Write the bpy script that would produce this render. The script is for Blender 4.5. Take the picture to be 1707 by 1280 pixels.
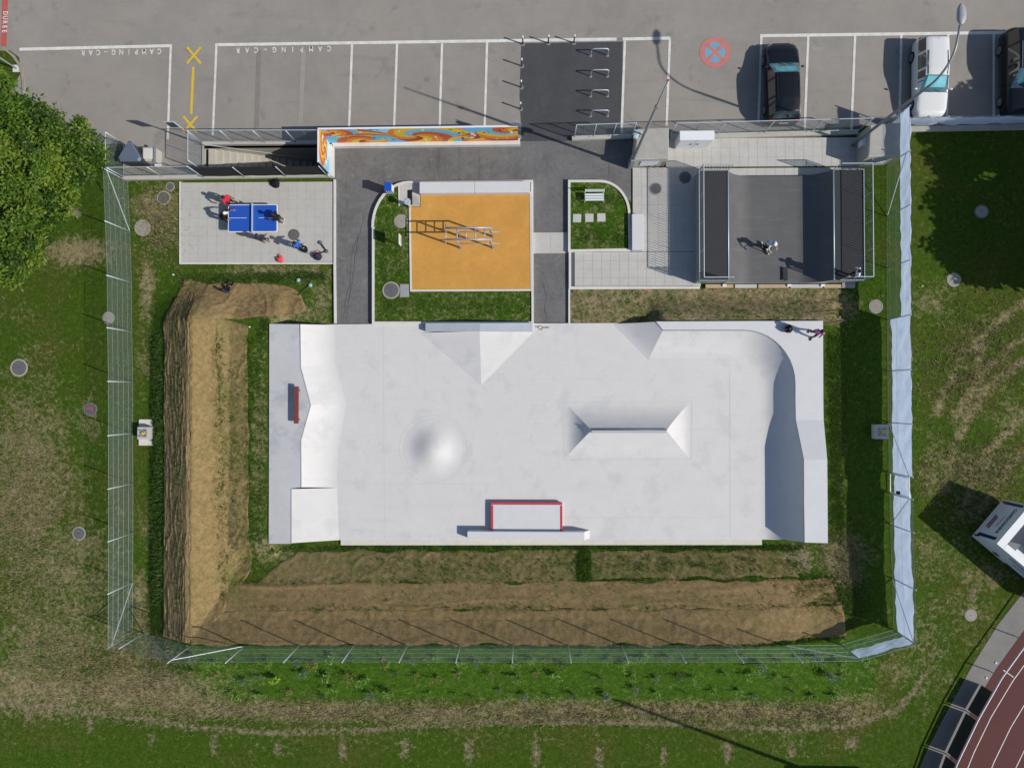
import bpy, bmesh, math, random
import numpy as np
from mathutils import Vector, Matrix, Quaternion, noise as mnoise

random.seed(7); rng = np.random.default_rng(7)
for _o in list(bpy.data.objects): bpy.data.objects.remove(_o)
SC = bpy.context.scene; COL = SC.collection
R = math.radians

# ------------------------------------------------------------------ camera (drone, 40 m up, almost straight down)
W_PX, H_PX, F_PX, CAM_H = 1707.0, 1280.0, 1205.0, 40.2
NADIR = (880.0, 660.0)                       # where plumb lines converge in the photograph
cam_d = bpy.data.cameras.new('camera'); cam = bpy.data.objects.new('camera', cam_d); COL.objects.link(cam)
cam_d.sensor_fit = 'HORIZONTAL'; cam_d.sensor_width = 36.0; cam_d.lens = 36.0 * F_PX / W_PX
cam_d.clip_start = 0.5; cam_d.clip_end = 3000
_d = Vector(((NADIR[0] - W_PX / 2) / F_PX, -(NADIR[1] - H_PX / 2) / F_PX, -1)).normalized()
CQ = _d.rotation_difference(Vector((0, 0, -1)))
cam.rotation_mode = 'QUATERNION'; cam.rotation_quaternion = CQ; cam.location = (0, 0, CAM_H)
SC.camera = cam

# ------------------------------------------------------------------ sky, sun, exposure
SUN_DIR = Vector((0.941, -0.338, 0)).normalized(); SUN_EL = R(39.5)
SUN_AZ = math.atan2(SUN_DIR.x, SUN_DIR.y)
wd = bpy.data.worlds.new('World'); SC.world = wd; wd.use_nodes = True
_nt = wd.node_tree; _bg = _nt.nodes['Background']
_sky = _nt.nodes.new('ShaderNodeTexSky'); _sky.sky_type = 'NISHITA'; _sky.sun_disc = False
_sky.sun_elevation = SUN_EL; _sky.sun_rotation = SUN_AZ; _sky.altitude = 600
_nt.links.new(_sky.outputs[0], _bg.inputs[0]); _bg.inputs[1].default_value = 0.105
sun_d = bpy.data.lights.new('sun', 'SUN'); sun_d.energy = 4.2; sun_d.angle = R(0.53); sun_d.color = (1.0, 0.955, 0.88)
sun = bpy.data.objects.new('sun', sun_d); COL.objects.link(sun); sun.location = (30, -12, 40)
_ld = -(SUN_DIR * math.cos(SUN_EL) + Vector((0, 0, math.sin(SUN_EL))))
sun.rotation_mode = 'QUATERNION'; sun.rotation_quaternion = Vector((0, 0, -1)).rotation_difference(_ld)
vs = SC.view_settings; vs.view_transform = 'Standard'; vs.look = 'None'; vs.gamma = 1; vs.use_curve_mapping = False
vs.exposure = 0.0
SC.render.engine = 'CYCLES'; SC.render.resolution_x = 1024; SC.render.resolution_y = 767
SC.cycles.transparent_max_bounces = 24

# ------------------------------------------------------------------ helpers
def P(u, v, z=0.0):
    """photo pixel -> point on the horizontal plane at height z"""
    d = CQ @ Vector(((u - W_PX / 2) / F_PX, -(v - H_PX / 2) / F_PX, -1.0))
    t = (CAM_H - z) / -d.z
    return Vector((d.x * t, d.y * t, z))

class MB:
    def __init__(s): s.v = []; s.f = []; s.uv = None; s.smooth = False; s.mi = None
    def add(s, vs_, fs_):
        b = len(s.v); s.v += [tuple(p) for p in vs_]; s.f += [tuple(i + b for i in f) for f in fs_]; return s
    def box(s, c, d, rz=0.0, M=None):
        x, y, z = d[0] / 2, d[1] / 2, d[2] / 2
        pts = [Vector((i, j, k)) for k in (-z, z) for j in (-y, y) for i in (-x, x)]
        if M is None: M = Matrix.Rotation(rz, 3, 'Z')
        pts = [M @ p + Vector(c) for p in pts]
        return s.add(pts, [(0, 2, 3, 1), (4, 5, 7, 6), (0, 1, 5, 4), (2, 6, 7, 3), (0, 4, 6, 2), (1, 3, 7, 5)])
    def prism(s, poly, z0, z1):
        n = len(poly); a = 0
        for i in range(n): a += poly[i][0] * poly[(i + 1) % n][1] - poly[(i + 1) % n][0] * poly[i][1]
        pl = list(poly) if a > 0 else list(poly)[::-1]
        vs_ = [(p[0], p[1], z0) for p in pl] + [(p[0], p[1], z1) for p in pl]
        return s.add(vs_, [tuple(range(n))[::-1], tuple(range(n, 2 * n))] + [(i, (i + 1) % n, n + (i + 1) % n, n + i) for i in range(n)])
    def sheet(s, poly, z):
        n = len(poly); a = 0
        for i in range(n): a += poly[i][0] * poly[(i + 1) % n][1] - poly[(i + 1) % n][0] * poly[i][1]
        pl = list(poly) if a > 0 else list(poly)[::-1]
        return s.add([(p[0], p[1], z) for p in pl], [tuple(range(n))])
    def tube(s, pts, r, n=8, cap=True):
        pts = [Vector(p) for p in pts]; m = len(pts)
        rr = r if isinstance(r, (list, tuple)) else [r] * m
        b = len(s.v); ref = None
        for i, p in enumerate(pts):
            t = (pts[min(i + 1, m - 1)] - pts[max(i - 1, 0)]).normalized()
            if ref is None:
                ref = t.orthogonal().normalized()
            ref = (ref - t * ref.dot(t))
            ref = ref.normalized() if ref.length > 1e-6 else t.orthogonal().normalized()
            q = t.cross(ref)
            for k in range(n):
                a = 2 * math.pi * k / n
                s.v.append(tuple(p + (ref * math.cos(a) + q * math.sin(a)) * rr[i]))
        for i in range(m - 1):
            for k in range(n):
                s.f.append((b + i * n + k, b + i * n + (k + 1) % n, b + (i + 1) * n + (k + 1) % n, b + (i + 1) * n + k))
        if cap:
            s.f.append(tuple(b + k for k in range(n))[::-1]); s.f.append(tuple(b + (m - 1) * n + k for k in range(n)))
        return s
    def lathe(s, c, prof, n=24):
        c = Vector(c); b = len(s.v); m = len(prof)
        for (r, z) in prof:
            for k in range(n):
                a = 2 * math.pi * k / n; s.v.append((c.x + r * math.cos(a), c.y + r * math.sin(a), c.z + z))
        for i in range(m - 1):
            for k in range(n):
                s.f.append((b + i * n + k, b + i * n + (k + 1) % n, b + (i + 1) * n + (k + 1) % n, b + (i + 1) * n + k))
        s.f.append(tuple(b + k for k in range(n))[::-1]); s.f.append(tuple(b + (m - 1) * n + k for k in range(n)))
        return s
    def ball(s, c, r, n=12, m=8, sc=(1, 1, 1)):
        c = Vector(c); b = len(s.v)
        s.v.append((c.x, c.y, c.z - r * sc[2]))
        for i in range(1, m):
            ph = -math.pi / 2 + math.pi * i / m
            for k in range(n):
                a = 2 * math.pi * k / n
                s.v.append((c.x + r * sc[0] * math.cos(ph) * math.cos(a), c.y + r * sc[1] * math.cos(ph) * math.sin(a), c.z + r * sc[2] * math.sin(ph)))
        s.v.append((c.x, c.y, c.z + r * sc[2])); t = len(s.v) - 1
        for k in range(n): s.f.append((b, b + 1 + (k + 1) % n, b + 1 + k)); s.f.append((t, t - n + k, t - n + (k + 1) % n))
        for i in range(m - 2):
            for k in range(n):
                s.f.append((b + 1 + i * n + k, b + 1 + i * n + (k + 1) % n, b + 1 + (i + 1) * n + (k + 1) % n, b + 1 + (i + 1) * n + k))
        return s
    def grid(s, rows):
        """rows: list of equal-length lists of points"""
        b = len(s.v); n = len(rows[0])
        for r in rows: s.v += [tuple(p) for p in r]
        for i in range(len(rows) - 1):
            for k in range(n - 1): s.f.append((b + i * n + k, b + i * n + k + 1, b + (i + 1) * n + k + 1, b + (i + 1) * n + k))
        return s
    def ribbon(s, pts, w, z0, z1, closed=False):
        """a kerb along a ground polyline: a solid strip w wide"""
        pts = [Vector((p[0], p[1])) for p in pts]; n = len(pts); L = []; Rr = []
        for i in range(n):
            a = pts[(i - 1) % n] if (closed or i > 0) else pts[i]; c = pts[(i + 1) % n] if (closed or i < n - 1) else pts[i]
            d1 = (pts[i] - a); d2 = (c - pts[i])
            d1 = d1.normalized() if d1.length > 1e-9 else d2.normalized(); d2 = d2.normalized() if d2.length > 1e-9 else d1
            t = (d1 + d2).normalized(); nn = Vector((-t.y, t.x)); k = w / 2 / max(0.5, nn.dot(Vector((-d1.y, d1.x))))
            L.append(pts[i] + nn * k); Rr.append(pts[i] - nn * k)
        b = len(s.v)
        for i in range(n):
            s.v += [(L[i].x, L[i].y, z0), (L[i].x, L[i].y, z1), (Rr[i].x, Rr[i].y, z1), (Rr[i].x, Rr[i].y, z0)]
        for i in range(n if closed else n - 1):
            j = (i + 1) % n
            for k in range(4): s.f.append((b + i * 4 + k, b + i * 4 + (k + 1) % 4, b + j * 4 + (k + 1) % 4, b + j * 4 + k))
        if not closed: s.f.append((b, b + 3, b + 2, b + 1)); e = b + (n - 1) * 4; s.f.append((e, e + 1, e + 2, e + 3))
        return s

ORIG = {}
def mesh_of(name, mb, m, off=Vector((0, 0, 0)), smooth=False, fix=True):
    me = bpy.data.meshes.new(name)
    me.from_pydata([(p[0] - off[0], p[1] - off[1], p[2] - off[2]) for p in mb.v], [], mb.f)
    if mb.uv is not None:
        ul = me.uv_layers.new(name='UVMap')
        for poly in me.polygons:
            for li, vi in zip(poly.loop_indices, poly.vertices): ul.data[li].uv = mb.uv[vi]
    if fix:
        bm = bmesh.new(); bm.from_mesh(me); bmesh.ops.recalc_face_normals(bm, faces=bm.faces); bm.to_mesh(me); bm.free()
    if isinstance(m, (list, tuple)):
        for q in m: me.materials.append(q)
        if mb.mi: me.polygons.foreach_set('material_index', mb.mi)
    else: me.materials.append(m)
    if smooth: me.polygons.foreach_set('use_smooth', [True] * len(me.polygons))
    me.update(); return me
def soften(me, ang=35):
    me.polygons.foreach_set('use_smooth', [True] * len(me.polygons))
    bm = bmesh.new(); bm.from_mesh(me)
    for e in bm.edges:
        e.smooth = not (len(e.link_faces) == 2 and e.calc_face_angle(0) > R(ang))
    bm.to_mesh(me); bm.free()
def tag(o, label=None, cat=None, group=None, kind=None):
    if label: o['label'] = label
    if cat: o['category'] = cat
    if group: o['group'] = group
    if kind: o['kind'] = kind
    return o
def thing(name, label, cat, loc, group=None, rz=0.0):
    o = bpy.data.objects.new(name, None); COL.objects.link(o); o.empty_display_size = 0.2
    o.location = loc; o.rotation_euler = (0, 0, rz); ORIG[o.name] = Vector(loc)
    return tag(o, label, cat, group)
def put(name, mb, m, parent=None, smooth=False, bevel=0.0, soft=None, local=False, fix=True):
    """mesh object from world-space geometry (or local when local=True) under parent"""
    off = Vector((0, 0, 0)) if (parent is None or local) else ORIG.get(parent.name, Vector((0, 0, 0)))
    me = mesh_of(name, mb, m, off, smooth, fix)
    if soft: soften(me, soft)
    o = bpy.data.objects.new(name, me); COL.objects.link(o)
    if parent is not None: o.parent = parent; ORIG[o.name] = off
    if bevel:
        b = o.modifiers.new('bevel', 'BEVEL'); b.width = bevel; b.segments = 2; b.limit_method = 'ANGLE'
    return o
def solo(name, mb, m, loc, label=None, cat=None, group=None, kind=None, smooth=False, bevel=0.0, soft=None):
    me = mesh_of(name, mb, m, Vector(loc), smooth)
    if soft: soften(me, soft)
    o = bpy.data.objects.new(name, me); COL.objects.link(o); o.location = loc; ORIG[o.name] = Vector(loc)
    if bevel:
        b = o.modifiers.new('bevel', 'BEVEL'); b.width = bevel; b.segments = 2; b.limit_method = 'ANGLE'
    return tag(o, label, cat, group, kind)
def dup(root, loc, rz=0.0, label=None, scale=None):
    def cp(o, par):
        c = o.copy(); COL.objects.link(c); c.parent = par
        for ch in list(o.children): cp(ch, c)
        return c
    r = cp(root, None); r.location = loc; r.rotation_euler = (0, 0, rz)
    if label: r['label'] = label
    if scale: r.scale = scale
    return r

# ------------------------------------------------------------------ materials
def _n(nt, t, **k):
    n = nt.nodes.new(t)
    for a, b in k.items(): setattr(n, a, b)
    return n
def new_mat(name):
    m = bpy.data.materials.new(name); m.use_nodes = True
    return m, m.node_tree, m.node_tree.nodes['Principled BSDF']
def nz(nt, vec, scale, detail=6, rough=0.6, dist=0.0):
    n = _n(nt, 'ShaderNodeTexNoise'); n.inputs['Scale'].default_value = scale; n.inputs['Detail'].default_value = detail
    n.inputs['Roughness'].default_value = rough; n.inputs['Distortion'].default_value = dist
    nt.links.new(vec, n.inputs['Vector']); return n.outputs['Fac']
def ramp(nt, fac, stops):
    r = _n(nt, 'ShaderNodeValToRGB'); e = r.color_ramp.elements
    while len(e) < len(stops): e.new(0.5)
    for i, (p, c) in enumerate(stops):
        e[i].position = p; e[i].color = (c[0], c[1], c[2], 1) if isinstance(c, (tuple, list)) else (c, c, c, 1)
    nt.links.new(fac, r.inputs[0]); return r.outputs[0]
def mth(nt, op, a, b=None, c=None, clamp=False):
    n = _n(nt, 'ShaderNodeMath', operation=op); n.use_clamp = clamp
    for i, x in enumerate((a, b, c)):
        if x is None: continue
        if isinstance(x, (int, float)): n.inputs[i].default_value = x
        else: nt.links.new(x, n.inputs[i])
    return n.outputs[0]
def mix(nt, fac, a, b, mode='MIX'):
    n = _n(nt, 'ShaderNodeMix', data_type='RGBA', blend_type=mode)
    for s_, x in ((n.inputs[0], fac), (n.inputs[6], a), (n.inputs[7], b)):
        if isinstance(x, (int, float)): s_.default_value = x
        elif isinstance(x, tuple): s_.default_value = (x[0], x[1], x[2], 1)
        else: nt.links.new(x, s_)
    return n.outputs[2]
def bump(nt, bs, h, strength, dist=0.02):
    b = _n(nt, 'ShaderNodeBump'); b.inputs['Strength'].default_value = strength; b.inputs['Distance'].default_value = dist
    nt.links.new(h, b.inputs['Height']); nt.links.new(b.outputs[0], bs.inputs['Normal'])
def coords(nt, obj=True):
    if obj: return _n(nt, 'ShaderNodeTexCoord').outputs['Object']
    return _n(nt, 'ShaderNodeNewGeometry').outputs['Position']
MATS = {}
def plain(name, col, rough=0.6, metal=0.0, var=0.10, scale=4.0, spec=0.4, coat=0.0, bmp=0.0, fine=40.0):
    if name in MATS: return MATS[name]
    m, nt, bs = new_mat(name); v = coords(nt)
    a = nz(nt, v, scale, 5, 0.6); b = nz(nt, v, fine, 3, 0.6)
    k = mth(nt, 'ADD', mth(nt, 'MULTIPLY', mth(nt, 'SUBTRACT', a, 0.5), var * 2.4), mth(nt, 'MULTIPLY', mth(nt, 'SUBTRACT', b, 0.5), var * 1.6))
    k = mth(nt, 'ADD', k, 1.0)
    n = _n(nt, 'ShaderNodeVectorMath', operation='SCALE'); n.inputs[0].default_value = col; nt.links.new(k, n.inputs['Scale'])
    nt.links.new(n.outputs[0], bs.inputs['Base Color'])
    bs.inputs['Roughness'].default_value = rough; bs.inputs['Metallic'].default_value = metal
    bs.inputs['Specular IOR Level'].default_value = spec; bs.inputs['Coat Weight'].default_value = coat
    if bmp: bump(nt, bs, b, bmp, 0.01)
    MATS[name] = m; return m

def surface(name, base, mott=0.18, blot=0.7, fine=60.0, grain=0.15, rough=0.85, spots=None, streak=None, tint=None, bmp=0.25, spec=0.3, scuff=None):
    """weathered mineral surface: large blotches, grain, optional darker spots and streaks"""
    m, nt, bs = new_mat(name); v = coords(nt, False)
    a = nz(nt, v, blot, 7, 0.62, 0.4); b = nz(nt, v, fine, 4, 0.7); c = nz(nt, v, blot * 5, 5, 0.6)
    k = mth(nt, 'MULTIPLY_ADD', mth(nt, 'SUBTRACT', a, 0.5), mott * 2.6, 1.0)
    k = mth(nt, 'MULTIPLY_ADD', mth(nt, 'SUBTRACT', c, 0.5), mott * 1.3, k)
    k = mth(nt, 'MULTIPLY_ADD', mth(nt, 'SUBTRACT', b, 0.5), grain * 2.6, k)
    n = _n(nt, 'ShaderNodeVectorMath', operation='SCALE'); n.inputs[0].default_value = base; nt.links.new(k, n.inputs['Scale'])
    col = n.outputs[0]
    if tint:
        t = nz(nt, v, blot * 0.6, 5, 0.6); f = mth(nt, 'MULTIPLY', mth(nt, 'SUBTRACT', t, 0.42), 4.0, clamp=True)
        col = mix(nt, mth(nt, 'MULTIPLY', f, tint[1]), col, tint[0])
    if spots:
        s1 = nz(nt, v, spots[0], 6, 0.65, 0.3); f = mth(nt, 'MULTIPLY', mth(nt, 'SUBTRACT', s1, spots[1]), 9.0, clamp=True)
        col = mix(nt, mth(nt, 'MULTIPLY', f, spots[3]), col, spots[2])
    if streak:
        mp = _n(nt, 'ShaderNodeMapping'); mp.inputs['Scale'].default_value = streak[0]; nt.links.new(v, mp.inputs['Vector'])
        s2 = nz(nt, mp.outputs[0], 1.0, 6, 0.65, 0.5); f = mth(nt, 'MULTIPLY', mth(nt, 'SUBTRACT', s2, streak[1]), 6.0, clamp=True)
        col = mix(nt, mth(nt, 'MULTIPLY', f, streak[3]), col, streak[2])
    if scuff:   # thin wheel marks and trowel arcs at two angles
        for rot, sc_ in ((0.5, (0.5, 14, 1)), (-0.9, (0.7, 17, 1))):
            mp = _n(nt, 'ShaderNodeMapping'); mp.inputs['Rotation'].default_value = (0, 0, rot); mp.inputs['Scale'].default_value = sc_; nt.links.new(v, mp.inputs['Vector'])
            s3 = nz(nt, mp.outputs[0], 1.0, 4, 0.6, 1.2); f = mth(nt, 'MULTIPLY', mth(nt, 'SUBTRACT', s3, 0.66), 14.0, clamp=True)
            g2 = nz(nt, v, 0.5, 3, 0.5); f = mth(nt, 'MULTIPLY', f, mth(nt, 'MULTIPLY', mth(nt, 'SUBTRACT', g2, 0.46), 5.0, clamp=True))
            col = mix(nt, mth(nt, 'MULTIPLY', f, scuff[1]), col, (scuff[0] * .72, scuff[0] * .72, scuff[0] * .74))
    nt.links.new(col, bs.inputs['Base Color']); bs.inputs['Roughness'].default_value = rough
    bs.inputs['Specular IOR Level'].default_value = spec
    if bmp: bump(nt, bs, b, bmp, 0.008)
    MATS[name] = m; return m

def grass_mat(name, dry=None, lush=0.0, soil=(0.235, 0.19, 0.105)):
    m, nt, bs = new_mat(name); v = coords(nt, False)
    big = nz(nt, v, 0.22, 5, 0.6, 0.6); n1 = nz(nt, v, 0.9, 8, 0.68, 0.8); n2 = nz(nt, v, 4.2, 7, 0.72, 0.6); n3 = nz(nt, v, 13.0, 5, 0.8, 0.4)
    if dry is None:
        at = _n(nt, 'ShaderNodeAttribute', attribute_name='dry').outputs['Fac']
        lu = _n(nt, 'ShaderNodeAttribute', attribute_name='lush').outputs['Fac']
        di = _n(nt, 'ShaderNodeAttribute', attribute_name='dirt').outputs['Fac']
    else:
        q = _n(nt, 'ShaderNodeValue'); q.outputs[0].default_value = dry; at = q.outputs[0]
        q = _n(nt, 'ShaderNodeValue'); q.outputs[0].default_value = lush; lu = q.outputs[0]; di = None
    g = mth(nt, 'ADD', mth(nt, 'MULTIPLY', n2, 0.5), mth(nt, 'MULTIPLY', n3, 0.5))
    green = ramp(nt, g, [(0.32, (0.014, 0.030, 0.002)), (0.5, (0.042, 0.080, 0.006)), (0.68, (0.088, 0.130, 0.018))])
    olive = ramp(nt, g, [(0.34, (0.022, 0.030, 0.003)), (0.5, (0.066, 0.078, 0.012)), (0.66, (0.130, 0.132, 0.034))])
    gl = ramp(nt, g, [(0.34, (0.010, 0.028, 0.002)), (0.5, (0.040, 0.092, 0.006)), (0.66, (0.100, 0.165, 0.022))])
    col = mix(nt, mth(nt, 'MULTIPLY', mth(nt, 'SUBTRACT', big, 0.47), 4.5, clamp=True), green, olive)
    col = mix(nt, lu, col, gl)
    s_ = Vector(soil)
    straw = ramp(nt, g, [(0.34, tuple(s_ * 0.36)), (0.5, tuple(s_)), (0.66, tuple(s_ * 1.6))])
    d = mth(nt, 'MULTIPLY_ADD', mth(nt, 'SUBTRACT', n1, 0.5), 1.9, mth(nt, 'MULTIPLY_ADD', at, 1.6, -0.47))
    d = mth(nt, 'MULTIPLY_ADD', mth(nt, 'SUBTRACT', n2, 0.5), 2.6, d)
    d = mth(nt, 'MULTIPLY_ADD', mth(nt, 'SUBTRACT', n3, 0.5), 1.6, d)
    d = mth(nt, 'MULTIPLY', d, 1.15, clamp=True)
    col = mix(nt, mth(nt, 'MULTIPLY', d, 0.92), col, straw)
    if di is not None:
        soilc = ramp(nt, g, [(0.34, (0.085, 0.066, 0.04)), (0.5, (0.20, 0.16, 0.10)), (0.66, (0.32, 0.26, 0.175))])
        f = mth(nt, 'MULTIPLY_ADD', mth(nt, 'SUBTRACT', n2, 0.5), 4.5, mth(nt, 'MULTIPLY_ADD', di, 1.5, -0.55))
        col = mix(nt, mth(nt, 'MULTIPLY', f, 1.0, clamp=True), col, soilc)
    nt.links.new(col, bs.inputs['Base Color']); bs.inputs['Roughness'].default_value = 0.95
    bs.inputs['Specular IOR Level'].default_value = 0.1
    bump(nt, bs, g, 0.9, 0.06); MATS[name] = m; return m

def jute_mat(name, grow=0.25, base=(0.30, 0.205, 0.092), stretch=(1, 1, 1)):
    m, nt, bs = new_mat(name); v = coords(nt, False)
    mp = _n(nt, 'ShaderNodeMapping'); mp.inputs['Scale'].default_value = stretch; nt.links.new(v, mp.inputs['Vector'])
    w = nz(nt, mp.outputs[0], 4.0, 7, 0.7, 0.6); n2 = nz(nt, v, 14.0, 4, 0.8); big = nz(nt, v, 0.55, 6, 0.66, 0.5); n1 = nz(nt, v, 3.2, 7, 0.75)
    g = mth(nt, 'ADD', mth(nt, 'MULTIPLY', w, 0.55), mth(nt, 'MULTIPLY', n2, 0.45)); b = Vector(base)
    col = ramp(nt, g, [(0.3, tuple(b * 0.42)), (0.5, tuple(b)), (0.7, tuple(b * 1.5))])
    gr = ramp(nt, n2, [(0.3, (0.03, 0.05, 0.008)), (0.7, (0.12, 0.16, 0.03))])
    f = mth(nt, 'MULTIPLY_ADD', mth(nt, 'SUBTRACT', big, 0.5), 3.2, grow * 2 - 0.70)
    f = mth(nt, 'MULTIPLY_ADD', mth(nt, 'SUBTRACT', n1, 0.5), 3.0, f)
    f = mth(nt, 'MULTIPLY', f, 0.85, clamp=True)
    col = mix(nt, mth(nt, 'MULTIPLY', f, 0.8), col, gr)
    nt.links.new(col, bs.inputs['Base Color']); bs.inputs['Roughness'].default_value = 0.95; bs.inputs['Specular IOR Level'].default_value = 0.1
    bump(nt, bs, g, 0.9, 0.05); MATS[name] = m; return m

def mesh_mat(name, col, pitch, cover, metal=0.6):
    """woven wire: diagonal wires from the UVs (metres), open between them"""
    m, nt, bs = new_mat(name)
    uv = _n(nt, 'ShaderNodeTexCoord').outputs['UV']; sp = _n(nt, 'ShaderNodeSeparateXYZ'); nt.links.new(uv, sp.inputs[0])
    a = mth(nt, 'FRACT', mth(nt, 'MULTIPLY', mth(nt, 'ADD', sp.outputs[0], sp.outputs[1]), 1 / pitch))
    b = mth(nt, 'FRACT', mth(nt, 'MULTIPLY', mth(nt, 'SUBTRACT', sp.outputs[0], sp.outputs[1]), 1 / pitch))
    f = mth(nt, 'MAXIMUM', mth(nt, 'LESS_THAN', a, cover), mth(nt, 'LESS_THAN', b, cover))
    bs.inputs['Base Color'].default_value = (*col, 1); bs.inputs['Metallic'].default_value = metal; bs.inputs['Roughness'].default_value = 0.5
    tr = _n(nt, 'ShaderNodeBsdfTransparent'); mx = _n(nt, 'ShaderNodeMixShader')
    nt.links.new(f, mx.inputs[0]); nt.links.new(tr.outputs[0], mx.inputs[1]); nt.links.new(bs.outputs[0], mx.inputs[2])
    nt.links.new(mx.outputs[0], nt.nodes['Material Output'].inputs['Surface']); MATS[name] = m; return m

def leaf_mat(name, c0, c1, sub=0.25):
    m, nt, bs = new_mat(name); v = coords(nt)
    n1 = nz(nt, v, 1.3, 4, 0.6); n2 = nz(nt, v, 9.0, 3, 0.6)
    g = mth(nt, 'ADD', mth(nt, 'MULTIPLY', n1, 0.5), mth(nt, 'MULTIPLY', n2, 0.5))
    col = ramp(nt, g, [(0.3, c0), (0.7, c1)])
    nt.links.new(col, bs.inputs['Base Color']); bs.inputs['Roughness'].default_value = 0.5; bs.inputs['Specular IOR Level'].default_value = 0.35
    tl = _n(nt, 'ShaderNodeBsdfTranslucent'); nt.links.new(mix(nt, 0.5, col, (0.16, 0.26, 0.02)), tl.inputs['Color'])
    mx = _n(nt, 'ShaderNodeMixShader'); mx.inputs[0].default_value = sub
    nt.links.new(bs.outputs[0], mx.inputs[1]); nt.links.new(tl.outputs[0], mx.inputs[2])
    nt.links.new(mx.outputs[0], nt.nodes['Material Output'].inputs['Surface']); MATS[name] = m; return m

def glass_mat(name, col, rough=0.05):
    m, nt, bs = new_mat(name)
    bs.inputs['Base Color'].default_value = (*col, 1); bs.inputs['Roughness'].default_value = rough
    bs.inputs['Specular IOR Level'].default_value = 1.0; bs.inputs['Coat Weight'].default_value = 1.0; bs.inputs['Coat Roughness'].default_value = 0.02
    MATS[name] = m; return m

M_lot = surface('parking_asphalt', (0.258, 0.238, 0.214), mott=0.20, blot=0.3, fine=14, grain=0.16, spots=(0.7, 0.60, (0.14, 0.128, 0.115), 0.5), streak=((0.25, 1.6, 1), 0.58, (0.185, 0.17, 0.152), 0.5), tint=((0.30, 0.265, 0.225), 0.5))
M_dark = surface('new_asphalt', (0.062, 0.062, 0.066), mott=0.24, blot=0.8, fine=15, grain=0.22, spots=(2.2, 0.66, (0.13, 0.13, 0.125), 0.6))
M_path = surface('path_asphalt', (0.140, 0.137, 0.135), mott=0.36, blot=0.7, fine=14, grain=0.28, spots=(1.6, 0.58, (0.22, 0.205, 0.18), 0.6), streak=((3.2, 0.35, 1), 0.58, (0.06, 0.06, 0.064), 0.6))
M_conc = surface('skate_concrete', (0.590, 0.575, 0.558), mott=0.05, blot=0.9, fine=12, grain=0.04, rough=0.6, spots=(0.8, 0.53, (0.46, 0.455, 0.46), 0.40), streak=((0.35, 3.4, 1), 0.55, (0.48, 0.475, 0.475), 0.30), scuff=(0.50, 0.45), bmp=0.05, spec=0.4)
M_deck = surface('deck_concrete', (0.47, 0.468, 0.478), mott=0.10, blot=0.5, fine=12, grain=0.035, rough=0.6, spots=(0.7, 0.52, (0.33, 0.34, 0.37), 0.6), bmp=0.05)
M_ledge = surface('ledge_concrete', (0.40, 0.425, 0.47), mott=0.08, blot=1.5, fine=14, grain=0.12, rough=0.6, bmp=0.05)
M_white = surface('pale_concrete', (0.575, 0.575, 0.58), mott=0.06, blot=1.2, fine=40, grain=0.03, rough=0.7, bmp=0.05)
M_slabtile = surface('paving_concrete', (0.46, 0.445, 0.415), mott=0.12, blot=0.8, fine=14, grain=0.09, spots=(1.2, 0.62, (0.38, 0.36, 0.32), 0.45), bmp=0.1)
M_joint = surface('joint_sand', (0.36, 0.34, 0.31), mott=0.1, blot=2)
M_kerb = surface('kerb_concrete', (0.60, 0.575, 0.53), mott=0.12, blot=1.6, fine=40, grain=0.06, bmp=0.1)
M_wall = surface('cast_concrete', (0.42, 0.395, 0.345), mott=0.16, blot=1.2, fine=30, grain=0.1, spots=(1.8, 0.6, (0.27, 0.25, 0.21), 0.5), bmp=0.2)
M_rough = surface('rough_block_concrete', (0.36, 0.345, 0.31), mott=0.18, blot=2.0, fine=22, grain=0.22, bmp=0.4)
M_expos = surface('exposed_aggregate', (0.58, 0.55, 0.48), mott=0.10, blot=3, fine=24, grain=0.3, bmp=0.3)
M_orange = surface('rubber_orange', (0.535, 0.268, 0.060), mott=0.18, blot=0.8, fine=14, grain=0.12, rough=0.9, spots=(0.8, 0.62, (0.62, 0.35, 0.10), 0.5), bmp=0.25)
M_track = surface('track_tartan', (0.098, 0.036, 0.033), mott=0.10, blot=0.9, fine=50, grain=0.16, rough=0.9, bmp=0.3)
M_pathg = surface('grey_walk', (0.20, 0.19, 0.175), mott=0.2, blot=0.9, fine=40, grain=0.15)
M_ground = grass_mat('field_grass')
M_lawn = grass_mat('patchy_lawn', dry=0.30, lush=0.8)
M_verge = grass_mat('worn_verge', dry=0.62, lush=0.5, soil=(0.25, 0.185, 0.115))
M_galv = plain('galvanised_steel', (0.52, 0.57, 0.60), 0.45, 0.35, 0.06)
M_galvd = plain('dull_galvanised_steel', (0.30, 0.32, 0.34), 0.5, 0.4, 0.08)
M_steel = plain('dark_steel', (0.10, 0.11, 0.12), 0.5, 0.3, 0.08)
M_black = plain('black_plastic', (0.013, 0.013, 0.015), 0.5)
M_blackfab = plain('black_screen_fabric', (0.010, 0.010, 0.011), 0.9, 0, 0.15)
M_paint = plain('white_road_paint', (0.62, 0.605, 0.56), 0.8, 0, 0.28, 2.5, fine=11)
M_ghost = plain('worn_road_paint', (0.285, 0.27, 0.245), 0.9, 0, 0.16, 2.5, fine=30)
M_ghost2 = plain('blacked_out_paint', (0.205, 0.19, 0.172), 0.9, 0, 0.2, 2.5, fine=30)
M_yellow = plain('yellow_road_paint', (0.62, 0.42, 0.03), 0.8, 0, 0.1, 3)
M_redp = plain('red_road_paint', (0.48, 0.17, 0.15), 0.85, 0, 0.16, 2.5, fine=25)
M_redl = plain('red_lane_paint', (0.42, 0.09, 0.08), 0.85, 0, 0.2, 2.0, fine=25)
M_bluep = plain('blue_road_paint', (0.15, 0.33, 0.43), 0.85, 0, 0.16, 2.5, fine=25)
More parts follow.
